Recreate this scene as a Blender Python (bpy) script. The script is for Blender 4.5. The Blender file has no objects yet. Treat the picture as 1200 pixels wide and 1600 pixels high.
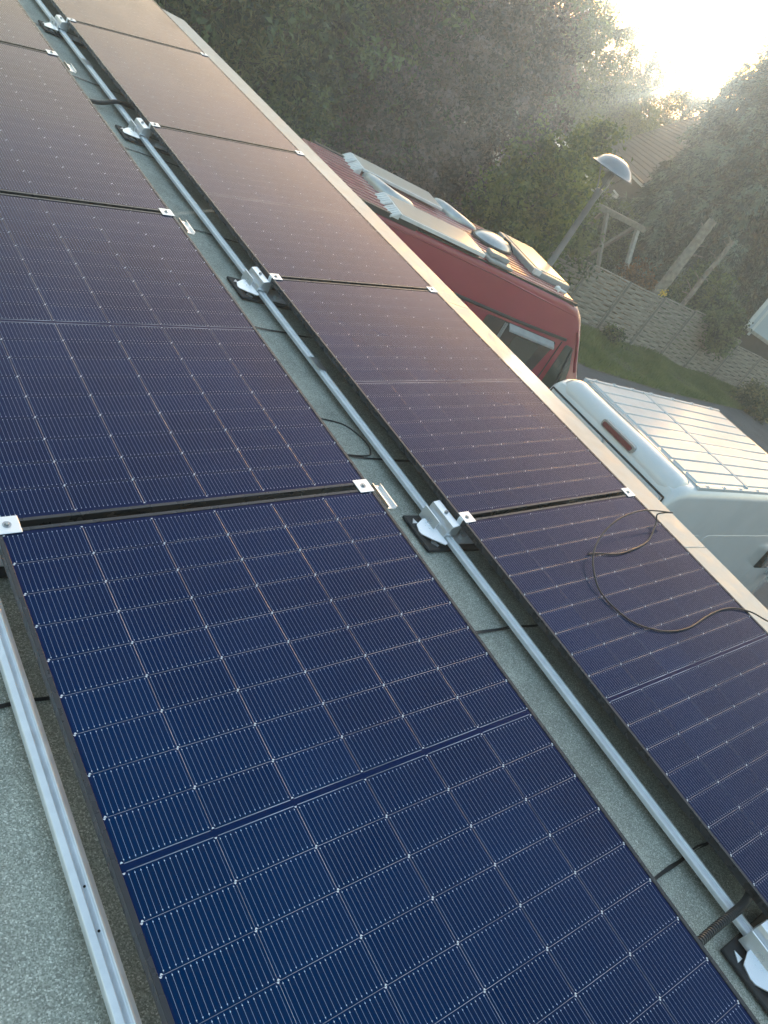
import bpy, bmesh, math, random
import numpy as np
from mathutils import Vector, Matrix

rad = math.radians
random.seed(7)
RNG = np.random.default_rng(11)
sc = bpy.context.scene
COL = sc.collection

# ------------------------------------------------------------------ helpers
def link(o, parent=None):
    COL.objects.link(o)
    if parent is not None:
        o.parent = parent
    return o

def tag(o, label=None, cat=None, group=None, kind=None):
    if label: o['label'] = label
    if cat: o['category'] = cat
    if group: o['group'] = group
    if kind: o['kind'] = kind
    return o

def empty(name, loc=(0, 0, 0), rot=(0, 0, 0)):
    o = bpy.data.objects.new(name, None)
    o.empty_display_size = 0.1
    o.location = loc
    o.rotation_euler = rot
    return link(o)

class MB:
    """collects shapes, then links them as one mesh object"""
    def __init__(self):
        self.v, self.f, self.m = [], [], []
    def add(self, vs, fs, mi=0):
        b = len(self.v)
        self.v += [tuple(x) for x in vs]
        for f in fs:
            self.f.append(tuple(i + b for i in f)); self.m.append(mi)
        return self
    def box(self, x0, x1, y0, y1, z0, z1, mi=0, M=None):
        vs = [Vector((x, y, z)) for z in (z0, z1) for y in (y0, y1) for x in (x0, x1)]
        if M is not None: vs = [M @ v for v in vs]
        self.add(vs, [(0, 2, 3, 1), (4, 5, 7, 6), (0, 1, 5, 4), (2, 6, 7, 3), (0, 4, 6, 2), (1, 3, 7, 5)], mi)
        return self
    def tube(self, pts, r, n=8, mi=0, cap=True, closed=False):
        pts = [Vector(p) for p in pts]
        N = len(pts)
        if not hasattr(r, '__len__'): r = [r] * N
        prev = None; rings = []
        for i, p in enumerate(pts):
            if closed: t = pts[(i + 1) % N] - pts[i - 1]
            else: t = pts[min(i + 1, N - 1)] - pts[max(i - 1, 0)]
            if t.length < 1e-9: t = Vector((0, 0, 1))
            t.normalize()
            if prev is None:
                a = Vector((0, 0, 1)) if abs(t.z) < .9 else Vector((1, 0, 0))
                u = t.cross(a).normalized()
            else:
                u = (prev - t * prev.dot(t))
                u = u.normalized() if u.length > 1e-6 else t.orthogonal().normalized()
            prev = u; w = t.cross(u)
            rings.append([p + (u * math.cos(2 * math.pi * k / n) + w * math.sin(2 * math.pi * k / n)) * r[i] for k in range(n)])
        vs = [v for R in rings for v in R]; fs = []
        for i in range(N if closed else N - 1):
            j = (i + 1) % N
            for k in range(n):
                fs.append((i * n + k, i * n + (k + 1) % n, j * n + (k + 1) % n, j * n + k))
        if cap and not closed:
            fs.append(tuple(range(n - 1, -1, -1))); fs.append(tuple((N - 1) * n + k for k in range(n)))
        self.add(vs, fs, mi)
        return self
    def extrude(self, poly, axis, a, b, mi=0, M=None):
        """poly: list of 2D points in the plane normal to axis; extruded from a to b"""
        def P(p, t):
            if axis == 'y': v = Vector((p[0], t, p[1]))
            elif axis == 'x': v = Vector((t, p[0], p[1]))
            else: v = Vector((p[0], p[1], t))
            return M @ v if M is not None else v
        n = len(poly)
        vs = [P(p, a) for p in poly] + [P(p, b) for p in poly]
        fs = [tuple(range(n)), tuple(range(2 * n - 1, n - 1, -1))]
        fs += [(i, i + n, (i + 1) % n + n, (i + 1) % n) for i in range(n)]
        self.add(vs, fs, mi)
        return self
    def strip(self, line, th, axis, a, b, mi=0):
        """open 2D polyline thickened by th and extruded"""
        n = len(line); L = [Vector(p) for p in line]; nr = []
        for i in range(n):
            d = L[min(i + 1, n - 1)] - L[max(i - 1, 0)]
            d.normalize(); nr.append(Vector((-d.y, d.x)))
        up = [L[i] + nr[i] * th / 2 for i in range(n)]; dn = [L[i] - nr[i] * th / 2 for i in range(n)]
        for i in range(n - 1):
            self.extrude([dn[i], dn[i + 1], up[i + 1], up[i]], axis, a, b, mi)
        return self
    def rot(self, prof, n=24, M=None, mi=0):
        """lathe of (r, z) profile"""
        vs, fs = [], []
        for (r, z) in prof:
            for k in range(n):
                v = Vector((r * math.cos(2 * math.pi * k / n), r * math.sin(2 * math.pi * k / n), z))
                vs.append(M @ v if M is not None else v)
        for i in range(len(prof) - 1):
            for k in range(n):
                fs.append((i * n + k, i * n + (k + 1) % n, (i + 1) * n + (k + 1) % n, (i + 1) * n + k))
        self.add(vs, fs, mi)
        return self
    def build(self, name, mats, parent=None, smooth=None, bevel=0, recalc=True, seg=2):
        me = bpy.data.meshes.new(name)
        me.from_pydata(self.v, [], self.f)
        if not isinstance(mats, (list, tuple)): mats = [mats]
        for m in mats: me.materials.append(m)
        if len(mats) > 1: me.polygons.foreach_set('material_index', self.m)
        if recalc:
            bm = bmesh.new(); bm.from_mesh(me)
            bmesh.ops.recalc_face_normals(bm, faces=bm.faces)
            if bevel:
                es = [e for e in bm.edges if len(e.link_faces) == 2 and e.calc_face_angle(0) > rad(30)]
                bmesh.ops.bevel(bm, geom=es, offset=bevel, segments=seg, profile=.6, affect='EDGES', clamp_overlap=True)
            bm.to_mesh(me); bm.free()
        if smooth is not None:
            me.polygons.foreach_set('use_smooth', [True] * len(me.polygons))
            me.set_sharp_from_angle(angle=rad(smooth))
        me.update()
        return link(bpy.data.objects.new(name, me), parent)

def spline(pts, n=8, closed=False):
    P = [Vector(p) for p in pts]; out = []
    N = len(P)
    for i in range(N if closed else N - 1):
        if closed: p0, p1, p2, p3 = P[i - 1], P[i], P[(i + 1) % N], P[(i + 2) % N]
        else: p0, p1, p2, p3 = P[max(i - 1, 0)], P[i], P[i + 1], P[min(i + 2, N - 1)]
        for k in range(n):
            t = k / n
            out.append(.5 * ((2 * p1) + (p2 - p0) * t + (2 * p0 - 5 * p1 + 4 * p2 - p3) * t * t + (3 * p1 - p0 - 3 * p2 + p3) * t ** 3))
    if not closed: out.append(P[-1])
    return out

def copy_tree(o, parent=None):
    c = o.copy(); link(c)
    if parent is not None: c.parent = parent
    for ch in o.children: copy_tree(ch, c)
    return c

# ------------------------------------------------------------------ materials
def mat(name, col, rough=.5, metal=0, var=0, vscale=8, col2=None, bump=0, bscale=60, spec=.5, coat=0, crough=.05, trans=0, detail=4, rvar=0):
    m = bpy.data.materials.new(name); m.use_nodes = True
    nt = m.node_tree; b = nt.nodes['Principled BSDF']
    def setv(k, v):
        if k in b.inputs: b.inputs[k].default_value = v
    setv('Base Color', (*col, 1)); setv('Roughness', rough); setv('Metallic', metal); setv('Specular IOR Level', spec)
    setv('Coat Weight', coat); setv('Coat Roughness', crough); setv('Transmission Weight', trans)
    tc = nt.nodes.new('ShaderNodeTexCoord')
    if var or col2 or rvar:
        n = nt.nodes.new('ShaderNodeTexNoise'); n.inputs['Scale'].default_value = vscale; n.inputs['Detail'].default_value = detail
        nt.links.new(tc.outputs['Object'], n.inputs['Vector'])
        r = nt.nodes.new('ShaderNodeValToRGB')
        c2 = col2 if col2 else tuple(c * (1 - var) for c in col)
        c1 = col if col2 else tuple(min(1, c * (1 + var)) for c in col)
        r.color_ramp.elements[0].position = .32; r.color_ramp.elements[1].position = .68
        r.color_ramp.elements[0].color = (*c2, 1); r.color_ramp.elements[1].color = (*c1, 1)
        nt.links.new(n.outputs['Fac'], r.inputs['Fac'])
        if var or col2: nt.links.new(r.outputs['Color'], b.inputs['Base Color'])
        if rvar:
            mr = nt.nodes.new('ShaderNodeMapRange')
            mr.inputs['To Min'].default_value = max(0, rough - rvar); mr.inputs['To Max'].default_value = min(1, rough + rvar)
            mr.inputs['From Min'].default_value = .3; mr.inputs['From Max'].default_value = .7
            nt.links.new(n.outputs['Fac'], mr.inputs['Value']); nt.links.new(mr.outputs['Result'], b.inputs['Roughness'])
    if bump:
        n2 = nt.nodes.new('ShaderNodeTexNoise'); n2.inputs['Scale'].default_value = bscale; n2.inputs['Detail'].default_value = 5
        nt.links.new(tc.outputs['Object'], n2.inputs['Vector'])
        bp = nt.nodes.new('ShaderNodeBump'); bp.inputs['Strength'].default_value = bump; bp.inputs['Distance'].default_value = .02
        nt.links.new(n2.outputs['Fac'], bp.inputs['Height']); nt.links.new(bp.outputs['Normal'], b.inputs['Normal'])
    return m

def leaf_mat(name, c1, c2, tr=.4, scale=1.2, rough=.5):
    m = bpy.data.materials.new(name); m.use_nodes = True
    nt = m.node_tree; nt.nodes.clear()
    out = nt.nodes.new('ShaderNodeOutputMaterial')
    tc = nt.nodes.new('ShaderNodeTexCoord')
    n = nt.nodes.new('ShaderNodeTexNoise'); n.inputs['Scale'].default_value = scale; n.inputs['Detail'].default_value = 6
    n.inputs['Roughness'].default_value = .75
    nt.links.new(tc.outputs['Object'], n.inputs['Vector'])
    r = nt.nodes.new('ShaderNodeValToRGB')
    r.color_ramp.elements[0].position = .36; r.color_ramp.elements[1].position = .66
    r.color_ramp.elements[0].color = (*c1, 1); r.color_ramp.elements[1].color = (*c2, 1)
    at = nt.nodes.new('ShaderNodeAttribute'); at.attribute_name = 'tone'
    ad = nt.nodes.new('ShaderNodeMath'); ad.operation = 'MULTIPLY_ADD'; ad.inputs[1].default_value = .46
    nt.links.new(at.outputs['Fac'], ad.inputs[0]); nt.links.new(n.outputs['Fac'], ad.inputs[2])
    nt.links.new(ad.outputs[0], r.inputs['Fac'])
    p = nt.nodes.new('ShaderNodeBsdfPrincipled'); p.inputs['Roughness'].default_value = rough
    nt.links.new(r.outputs['Color'], p.inputs['Base Color'])
    t = nt.nodes.new('ShaderNodeBsdfTranslucent')
    mx2 = nt.nodes.new('ShaderNodeMixRGB'); mx2.blend_type = 'MULTIPLY'; mx2.inputs['Fac'].default_value = 1
    mx2.inputs['Color2'].default_value = (1.3, 1.25, .7, 1)
    nt.links.new(r.outputs['Color'], mx2.inputs['Color1']); nt.links.new(mx2.outputs['Color'], t.inputs['Color'])
    mx = nt.nodes.new('ShaderNodeMixShader'); mx.inputs['Fac'].default_value = tr
    nt.links.new(p.outputs[0], mx.inputs[1]); nt.links.new(t.outputs[0], mx.inputs[2]); nt.links.new(mx.outputs[0], out.inputs['Surface'])
    return m

def felt_mat():
    m = bpy.data.materials.new('mineral felt'); m.use_nodes = True
    nt = m.node_tree; b = nt.nodes['Principled BSDF']; N = nt.nodes.new; L = nt.links.new
    tc = N('ShaderNodeTexCoord')
    v = N('ShaderNodeTexVoronoi'); v.inputs['Scale'].default_value = 380
    L(tc.outputs['Object'], v.inputs['Vector'])
    r = N('ShaderNodeValToRGB'); e = r.color_ramp.elements
    e[0].position = 0; e[0].color = (.19, .205, .18, 1); e[1].position = 1; e[1].color = (.68, .7, .66, 1)
    k = r.color_ramp.elements.new(.5); k.color = (.32, .345, .31, 1)
    k = r.color_ramp.elements.new(.86); k.color = (.43, .455, .415, 1)
    sp = N('ShaderNodeSeparateColor'); L(v.outputs['Color'], sp.inputs[0]); L(sp.outputs[0], r.inputs['Fac'])
    n = N('ShaderNodeTexNoise'); n.inputs['Scale'].default_value = 3.2; n.inputs['Detail'].default_value = 10; n.inputs['Roughness'].default_value = .74
    L(tc.outputs['Object'], n.inputs['Vector'])
    r2 = N('ShaderNodeMapRange'); r2.inputs['From Min'].default_value = .3; r2.inputs['From Max'].default_value = .7
    r2.inputs['To Min'].default_value = .66; r2.inputs['To Max'].default_value = 1.25
    L(n.outputs['Fac'], r2.inputs['Value'])
    mm = N('ShaderNodeMixRGB'); mm.blend_type = 'MULTIPLY'; mm.inputs['Fac'].default_value = 1
    L(r.outputs['Color'], mm.inputs['Color1']); L(r2.outputs['Result'], mm.inputs['Color2']); L(mm.outputs['Color'], b.inputs['Base Color'])
    b.inputs['Roughness'].default_value = .75
    bp = N('ShaderNodeBump'); bp.inputs['Strength'].default_value = .7; bp.inputs['Distance'].default_value = .004
    L(sp.outputs[1], bp.inputs['Height']); L(bp.outputs['Normal'], b.inputs['Normal'])
    return m

def fence_mat():
    m = mat('weathered larch lap', (.38, .355, .315), .85, col2=(.2, .182, .16), vscale=3, bump=.4, bscale=25)
    nt = m.node_tree
    n = [x for x in nt.nodes if x.type == 'TEX_NOISE'][0]
    mp = nt.nodes.new('ShaderNodeMapping'); mp.inputs['Scale'].default_value = (1.2, 1, 7)
    tc = [x for x in nt.nodes if x.type == 'TEX_COORD'][0]
    nt.links.new(tc.outputs['Object'], mp.inputs['Vector']); nt.links.new(mp.outputs['Vector'], n.inputs['Vector'])
    return m

M = dict(
    felt=felt_mat(),
    bitumen=mat('bitumen bead', (.012, .013, .015), .35, var=.5),
    coping=mat('cream coping', (.49, .475, .44), .45, var=.15, vscale=9, detail=8, rvar=.12, bump=.05, bscale=30),
    wall=mat('rendered wall', (.55, .52, .46), .9, var=.12, vscale=3, bump=.2),
    frame=mat('black anodised frame', (.05, .05, .055), .28, metal=.6, rvar=.08, vscale=20),
    alu=mat('mill aluminium', (.84, .87, .92), .45, metal=.55, var=.05, vscale=30, rvar=.08),
    cast=mat('bright aluminium', (.9, .92, .95), .36, metal=.85, rvar=.12, vscale=18, bump=.03, bscale=40),
    clamp=mat('satin aluminium plate', (.84, .85, .87), .42, metal=1, rvar=.1, vscale=40),
    steel=mat('steel bolt', (.4, .41, .43), .35, metal=1),
    rubber=mat('black rubber', (.016, .017, .02), .7, var=.35, vscale=30),
    hole=mat('drill hole', (.004, .004, .005), .9),
    cable=mat('black cable sheath', (.012, .013, .015), .38, rvar=.1, vscale=50),
    white=mat('white van paint', (.57, .615, .65), .22, coat=1, crough=.05, var=.035, vscale=2.5, detail=8),
    roofw=mat('white roof skin', (.52, .575, .62), .42, coat=.35, crough=.16, var=.05, vscale=5, detail=8),
    seam=mat('dark door gap', (.012, .013, .015), .8),
    red=mat('red van paint', (.27, .016, .038), .25, coat=1, crough=.04, var=.07, vscale=2, detail=8),
    redroof=mat('dusty red roof', (.27, .085, .1), .28, coat=.8, crough=.12, var=.2, vscale=6, detail=8),
    glass=mat('tinted glass', (.012, .017, .018), .06, coat=1, crough=.02),
    glassg=mat('green cab glass', (.03, .05, .042), .06, coat=1, crough=.02),
    lens=mat('red lamp lens', (.12, .012, .026), .2, coat=1),
    plast=mat('black plastic trim', (.02, .021, .023), .5, var=.2),
    grey=mat('grey plastic', (.27, .29, .3), .38, var=.12, vscale=8, coat=.4),
    silver=mat('silver moulded cover', (.4, .43, .45), .3, metal=.55, var=.15, vscale=7, coat=.6),
    pvc=mat('white plastic', (.66, .68, .69), .45, var=.08),
    pale=mat('pale painted sky reflection', (.5, .51, .48), .3, coat=.5, crough=.1, var=.06, vscale=3),  # bright sky reflection put into the pale base colour
    tyre=mat('tyre', (.015, .015, .016), .8, var=.3),
    rim=mat('steel wheel', (.3, .31, .32), .4, metal=.8),
    asphalt=mat('asphalt', (.085, .092, .105), .88, col2=(.06, .066, .076), vscale=1.6, detail=10, bump=.5, bscale=120),
    grass_base=mat('turf soil', (.06, .075, .03), .95, col2=(.1, .09, .05), vscale=2, bump=.5, bscale=30),
    field=mat('ground', (.06, .07, .035), .95, col2=(.085, .075, .05), vscale=.6, bump=.4, bscale=10),
    fence=fence_mat(),
    post=mat('concrete post', (.15, .145, .135), .85, var=.2, vscale=9, bump=.3),
    timber=mat('weathered timber', (.3, .26, .21), .8, col2=(.19, .17, .14), vscale=9, bump=.3),
    timber2=mat('bleached timber', (.45, .42, .37), .8, col2=(.3, .28, .25), vscale=9, bump=.3),
    pole=mat('galvanised pole', (.3, .31, .32), .5, metal=.5, var=.12, vscale=6),
    dome=mat('lamp canopy', (.2, .22, .25), .25, metal=.3, var=.07, coat=.6, vscale=5),
    bark=mat('bark', (.085, .07, .055), .95, col2=(.045, .038, .03), vscale=9, bump=.8, bscale=14),
    bark2=mat('pale dead bark', (.36, .32, .27), .9, col2=(.17, .15, .13), vscale=7, bump=.9, bscale=16),
    tile=mat('roof tile', (.06, .058, .058), .75, col2=(.038, .037, .04), vscale=6, bump=.4, bscale=12),
    brick=mat('house wall', (.075, .065, .058), .9, col2=(.045, .04, .037), vscale=5, bump=.3),
    trim=mat('white upvc trim', (.7, .72, .73), .4, var=.04),
    panelb=mat('pale blue cladding', (.5, .57, .63), .35, var=.05, vscale=2, coat=.3),
    corr=mat('corrugated sheath', (.03, .032, .036), .32),
    flower=mat('yellow flower', (.7, .5, .03), .6, var=.2, vscale=20),
)

# ------------------------------------------------------------------ camera
Rr = np.array
def rodr(r):
    t = np.linalg.norm(r); k = r / t
    K = Rr([[0, -k[2], k[1]], [k[2], 0, -k[0]], [-k[1], k[0], 0]])
    return np.eye(3) + math.sin(t) * K + (1 - math.cos(t)) * K @ K
R = rodr(Rr([2.1887, -0.3691, 0.8996]))
cam = bpy.data.cameras.new('camera'); co = link(bpy.data.objects.new('camera', cam))
cam.sensor_fit = 'VERTICAL'; cam.sensor_height = 36; cam.sensor_width = 27
cam.lens = 1248.78 / 1600 * 36
cam.clip_start = .05; cam.clip_end = 2000
co.matrix_world = Matrix(((R[0][0], -R[1][0], -R[2][0], 0), (R[0][1], -R[1][1], -R[2][1], 0), (R[0][2], -R[1][2], -R[2][2], 4.9), (0, 0, 0, 1)))
sc.camera = co

# ------------------------------------------------------------------ light
SUN_AZ, SUN_EL = 54.5, 4.25
w = bpy.data.worlds.new('World'); sc.world = w; w.use_nodes = True
nt = w.node_tree
sky = nt.nodes.new('ShaderNodeTexSky'); sky.sky_type = 'NISHITA'; sky.sun_disc = False
sky.sun_elevation = rad(SUN_EL); sky.sun_rotation = rad(SUN_AZ)
sky.air_density = 1.65; sky.dust_density = 6.5; sky.ozone_density = 1.9; sky.altitude = 50
bg = nt.nodes['Background']; bg.inputs['Strength'].default_value = .15
nt.links.new(sky.outputs['Color'], bg.inputs['Color'])
sl = bpy.data.lights.new('sun', 'SUN'); sl.energy = 2.0; sl.angle = rad(.5); sl.color = (1, .95, .88)
so = link(bpy.data.objects.new('sun', sl))
d = Vector((math.sin(rad(SUN_AZ)) * math.cos(rad(SUN_EL)), math.cos(rad(SUN_AZ)) * math.cos(rad(SUN_EL)), math.sin(rad(SUN_EL))))
so.rotation_euler = d.to_track_quat('Z', 'Y').to_euler(); so.location = d * 150
vs = sc.view_settings; vs.view_transform = 'Standard'; vs.look = 'None'; vs.gamma = 1; vs.exposure = 3.24

# ------------------------------------------------------------------ ground
def sheet(name, poly, z, m, sub=0):
    me = bpy.data.meshes.new(name); me.from_pydata([(x, y, z) for x, y in poly], [], [tuple(range(len(poly)))])
    me.materials.append(m); o = link(bpy.data.objects.new(name, me)); tag(o, kind='structure'); return o
sheet('ground', [(-70, -70), (150, -70), (150, 150), (-70, 150)], 0, M['field'])
sheet('driveway', [(-30, -30), (60, -30), (60, 8.2), (30.6, 10.6), (22.2, 10.5), (18.4, 10.8), (15, 12.5), (-30, 13)], .004, M['asphalt'])
sheet('grass_verge', [(15.0, 12.55), (18.4, 10.82), (22.2, 10.52), (30.6, 10.62), (60, 8.25), (60, 15), (40, 15.2), (30, 13.4), (22, 14), (15, 15)], .008, M['grass_base'])

# ------------------------------------------------------------------ flat roofed building
FZ = 3.338
bld = empty('flat_roof_building', (0, 2, 0))
tag(bld, 'flat roofed building with green felt and cream coping under the solar panels', 'building')
def bl(mb, name, m, **k):
    o = mb.build(name, m, bld, **k); o.location = (0, -2, 0); return o
X1, YF = 4.50, 9.35
bl(MB().box(-7, X1 - .06, -6, YF - .06, 0, FZ - .06), 'wall', M['wall'])
feltb = MB(); sb = MB()
ys = [-5.9, -3.8, -2.83, -1.86, -.89, .084, 1.03, 2.0, 2.96, 3.92, 4.87, 5.95, 6.9, 7.85, 8.8, YF - .3]
for i in range(len(ys) - 1):
    a, b = ys[i], ys[i + 1]
    # each strip laps a few mm over the next one
    feltb.add([(-7, a, FZ + .004), (4.2, a, FZ + .004), (4.2, b + .03, FZ - .001), (-7, b + .03, FZ - .001), (-7, a, FZ - .004), (4.2, a, FZ - .004)], [(0, 1, 2, 3), (4, 5, 1, 0)])
    if i:
        xs = np.linspace(-7, 4.2, 220); up, dn = [], []
        for x in xs:
            wv = .004 * math.sin(x * 9 + i * 2) + .003 * math.sin(x * 31 + i) + RNG.normal() * .0013
            wd = .0045 + .003 * abs(math.sin(x * 5 + i)) + abs(RNG.normal()) * .0018
            up.append((x, a + wv + wd * .4, FZ + .0052)); dn.append((x, a + wv - wd, FZ + .003))
        n = len(xs)
        sb.add(up + dn, [(k, k + 1, n + k + 1, n + k) for k in range(n - 1)])
bl(feltb, 'roof_felt', M['felt'], recalc=False)
bl(sb, 'bitumen_seam', M['bitumen'], recalc=False)
cp = MB()
prof = [(4.16, FZ - .02), (4.16, FZ + .088), (4.17, FZ + .1), (X1 - .012, FZ + .092), (X1, FZ + .082), (X1, FZ - .06), (X1 - .02, FZ - .06), (X1 - .02, FZ - .02)]
yy = [-6, -3.5, -1.1, 1.31, 3.72, 6.13, 8.53, YF]
for i in range(len(yy) - 1):
    cp.extrude(prof, 'y', yy[i] + .001, yy[i + 1] - .001)
cp.extrude([(YF - .34, FZ - .02), (YF - .34, FZ + .09), (YF - .33, FZ + .101), (YF - .012, FZ + .093), (YF, FZ + .083), (YF, FZ - .06), (YF - .02, FZ - .06)], 'x', -7, 4.158)
bl(cp, 'coping', M['coping'], bevel=.003, seg=1)

# ------------------------------------------------------------------ solar panels
TH = rad(9.489); PL, PW, PT = 1.762, 1.134, .03
PITCH = 1.7834
XA, XR = .6748, 2.4483        # low edges of the two rows
ZLOW = FZ + .138 - PT         # underside of the low edge (approx.)

def pv_mats():
    cell = mat('monocrystalline cell', (.001, .0145, .05), .12, var=.25, vscale=1.3)
    back = mat('panel backsheet', (.004, .012, .045), .12)
    wire = mat('busbar wire', (.25, .295, .38), .12)
    dot = mat('solder pad', (.6, .64, .7), .12)
    grid = mat('reflective gap grid', (.27, .31, .38), .24, metal=1, var=.45, vscale=4)
    return [back, cell, wire, dot, grid]
PVM = pv_mats()
for m in PVM:     # one shared glass layer: very fine pitted texture of solar glass
    nt_ = m.node_tree; b = nt_.nodes['Principled BSDF']; b.inputs['Coat IOR'].default_value = 1.42
    tcn = nt_.nodes.new('ShaderNodeTexCoord'); nz = nt_.nodes.new('ShaderNodeTexNoise'); nz.inputs['Scale'].default_value = 2.2; nz.inputs['Detail'].default_value = 9; nz.inputs['Roughness'].default_value = .72
    nt_.links.new(tcn.outputs['Object'], nz.inputs['Vector'])
    mrn = nt_.nodes.new('ShaderNodeMapRange'); mrn.inputs['From Min'].default_value = .35; mrn.inputs['From Max'].default_value = .7; mrn.inputs['To Min'].default_value = .07; mrn.inputs['To Max'].default_value = .2
    nt_.links.new(nz.outputs['Fac'], mrn.inputs['Value']); nt_.links.new(mrn.outputs['Result'], b.inputs['Coat Roughness'])
    if m is PVM[1]:      # every cell has a slightly different blue
        atn = nt_.nodes.new('ShaderNodeAttribute'); atn.attribute_name = 'tone'
        mxn = nt_.nodes.new('ShaderNodeMixRGB'); mxn.blend_type = 'MULTIPLY'; mxn.inputs['Fac'].default_value = 1
        src = b.inputs['Base Color'].links[0].from_socket
        nt_.links.new(src, mxn.inputs['Color1']); nt_.links.new(atn.outputs['Fac'], mxn.inputs['Color2']); nt_.links.new(mxn.outputs['Color'], b.inputs['Base Color'])
    if m in PVM[:4]:      # anti-reflective layer on the solar glass
        nt_.links.new(mrn.outputs['Result'], b.inputs['Roughness']); b.inputs['IOR'].default_value = 1.74
        b.inputs['Thin Film Thickness'].default_value = 116; b.inputs['Thin Film IOR'].default_value = 1.4

def make_panel():
    root = empty('solar_panel')
    # frame: four bars with an inner lip
    fr = MB(); t = .011
    fr.box(0, t, 0, PL, 0, PT).box(PW - t, PW, 0, PL, 0, PT)
    fr.box(t, PW - t, 0, t, .001, PT - .0003).box(t, PW - t, PL - t, PL, .001, PT - .0003)
    fr.box(t, .032, .002, PL - .002, 0.0005, .002).box(PW - .032, PW - t, .002, PL - .002, .0005, .002)
    fr.build('frame', M['frame'], root, bevel=.0012, seg=1)
    g = MB(); z = PT - .0025
    g.add([(t, t, z), (PW - t, t, z), (PW - t, PL - t, z), (t, PL - t, z), (t, t, z - .003), (PW - t, t, z - .003), (PW - t, PL - t, z - .003), (t, PL - t, z - .003)],
          [(0, 1, 2, 3), (7, 6, 5, 4)], 0)
    cw, chh = .182, .0932
    px, py = .1838, .0949
    x0 = (PW - 5 * px - cw) / 2
    cg = .017
    y0 = (PL - 17 * py - chh - cg) / 2
    zc, zw, zd = z + .0003, z + .0006, z + .0009
    rr = np.random.default_rng(3)
    for j in range(18):
        ya = y0 + j * py + (cg if j > 8 else 0); yb = ya + chh
        for i in range(6):
            xa = x0 + i * px; xb = xa + cw; c = .0035
            odd = j % 2
            # half cell: chamfers on its two outer corners
            poly = [(xa + c, ya), (xb - c, ya), (xb, ya + c), (xb, yb - c), (xb - c, yb), (xa + c, yb), (xa, yb - c), (xa, ya + c)]
            g.add([(x, y, zc) for x, y in poly], [tuple(range(8))], 1)
            for k in range(16):
                xw = xa + cw * (k + .5) / 16; hw = .00038
                g.add([(xw - hw, ya + .0022, zw), (xw + hw, ya + .0022, zw), (xw + hw, yb - .0022, zw), (xw - hw, yb - .0022, zw)], [(0, 1, 2, 3)], 2)
                for yd in (ya + .0055, yb - .0055):
                    h = .0009
                    g.add([(xw - h, yd - h * 1.2, zd), (xw + h, yd - h * 1.2, zd), (xw + h, yd + h * 1.2, zd), (xw - h, yd + h * 1.2, zd)], [(0, 1, 2, 3)], 3)
            # reflective ribbons in the gaps beside and below the cell: shallow ridges
            if i < 5:
                xm_ = (xb + xa + px) / 2; hw = .00042; e = .00016
                g.add([(xm_ - hw, ya + .004, zc), (xm_, ya + .004, zc + e), (xm_ + hw, ya + .004, zc), (xm_ - hw, yb - .004, zc), (xm_, yb - .004, zc + e), (xm_ + hw, yb - .004, zc)], [(0, 1, 4, 3), (1, 2, 5, 4)], 4)
            yn = ya + py
            if j < 17 and j != 8:
                ym_ = (yb + yn) / 2; hw = .00038; e = .00014
                g.add([(xa + .003, ym_ - hw, zc), (xa + .003, ym_, zc + e), (xa + .003, ym_ + hw, zc), (xb - .003, ym_ - hw, zc), (xb - .003, ym_, zc + e), (xb - .003, ym_ + hw, zc)], [(0, 3, 4, 1), (1, 4, 5, 2)], 4)
            if j == 8:
                for yk in (yb + .001, yb + cg - .001):
                    g.add([(xa + .004, yk, zw), (xb - .004, yk, zw), (xb - .004, yk + .0018, zw), (xa + .004, yk + .0018, zw)], [(0, 1, 2, 3)], 4)
        # small bright pieces where four cell corners meet
        for i in range(7):
            xm = x0 + i * px - (px - cw) / 2; q = .0032
            for ym, sg in ((ya, 1), (yb, -1)):
                # bow-tie: one half leans left, the other right
                e = q * .35 * sg
                g.add([(xm - q + e, ym - sg * .0004, zd), (xm + q + e, ym - sg * .0004, zd), (xm + q * .3 + e, ym + sg * q * .95, zd), (xm - q * .3 + e, ym + sg * q * .95, zd)], [(0, 1, 2, 3)], 3)
    go = g.build('glass', PVM, root, recalc=False)
    go.data.attributes.new('tone', 'FLOAT', 'FACE').data.foreach_set('value', rr.normal(1, .045, len(go.data.polygons)).astype(np.float32))
    return root

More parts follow.
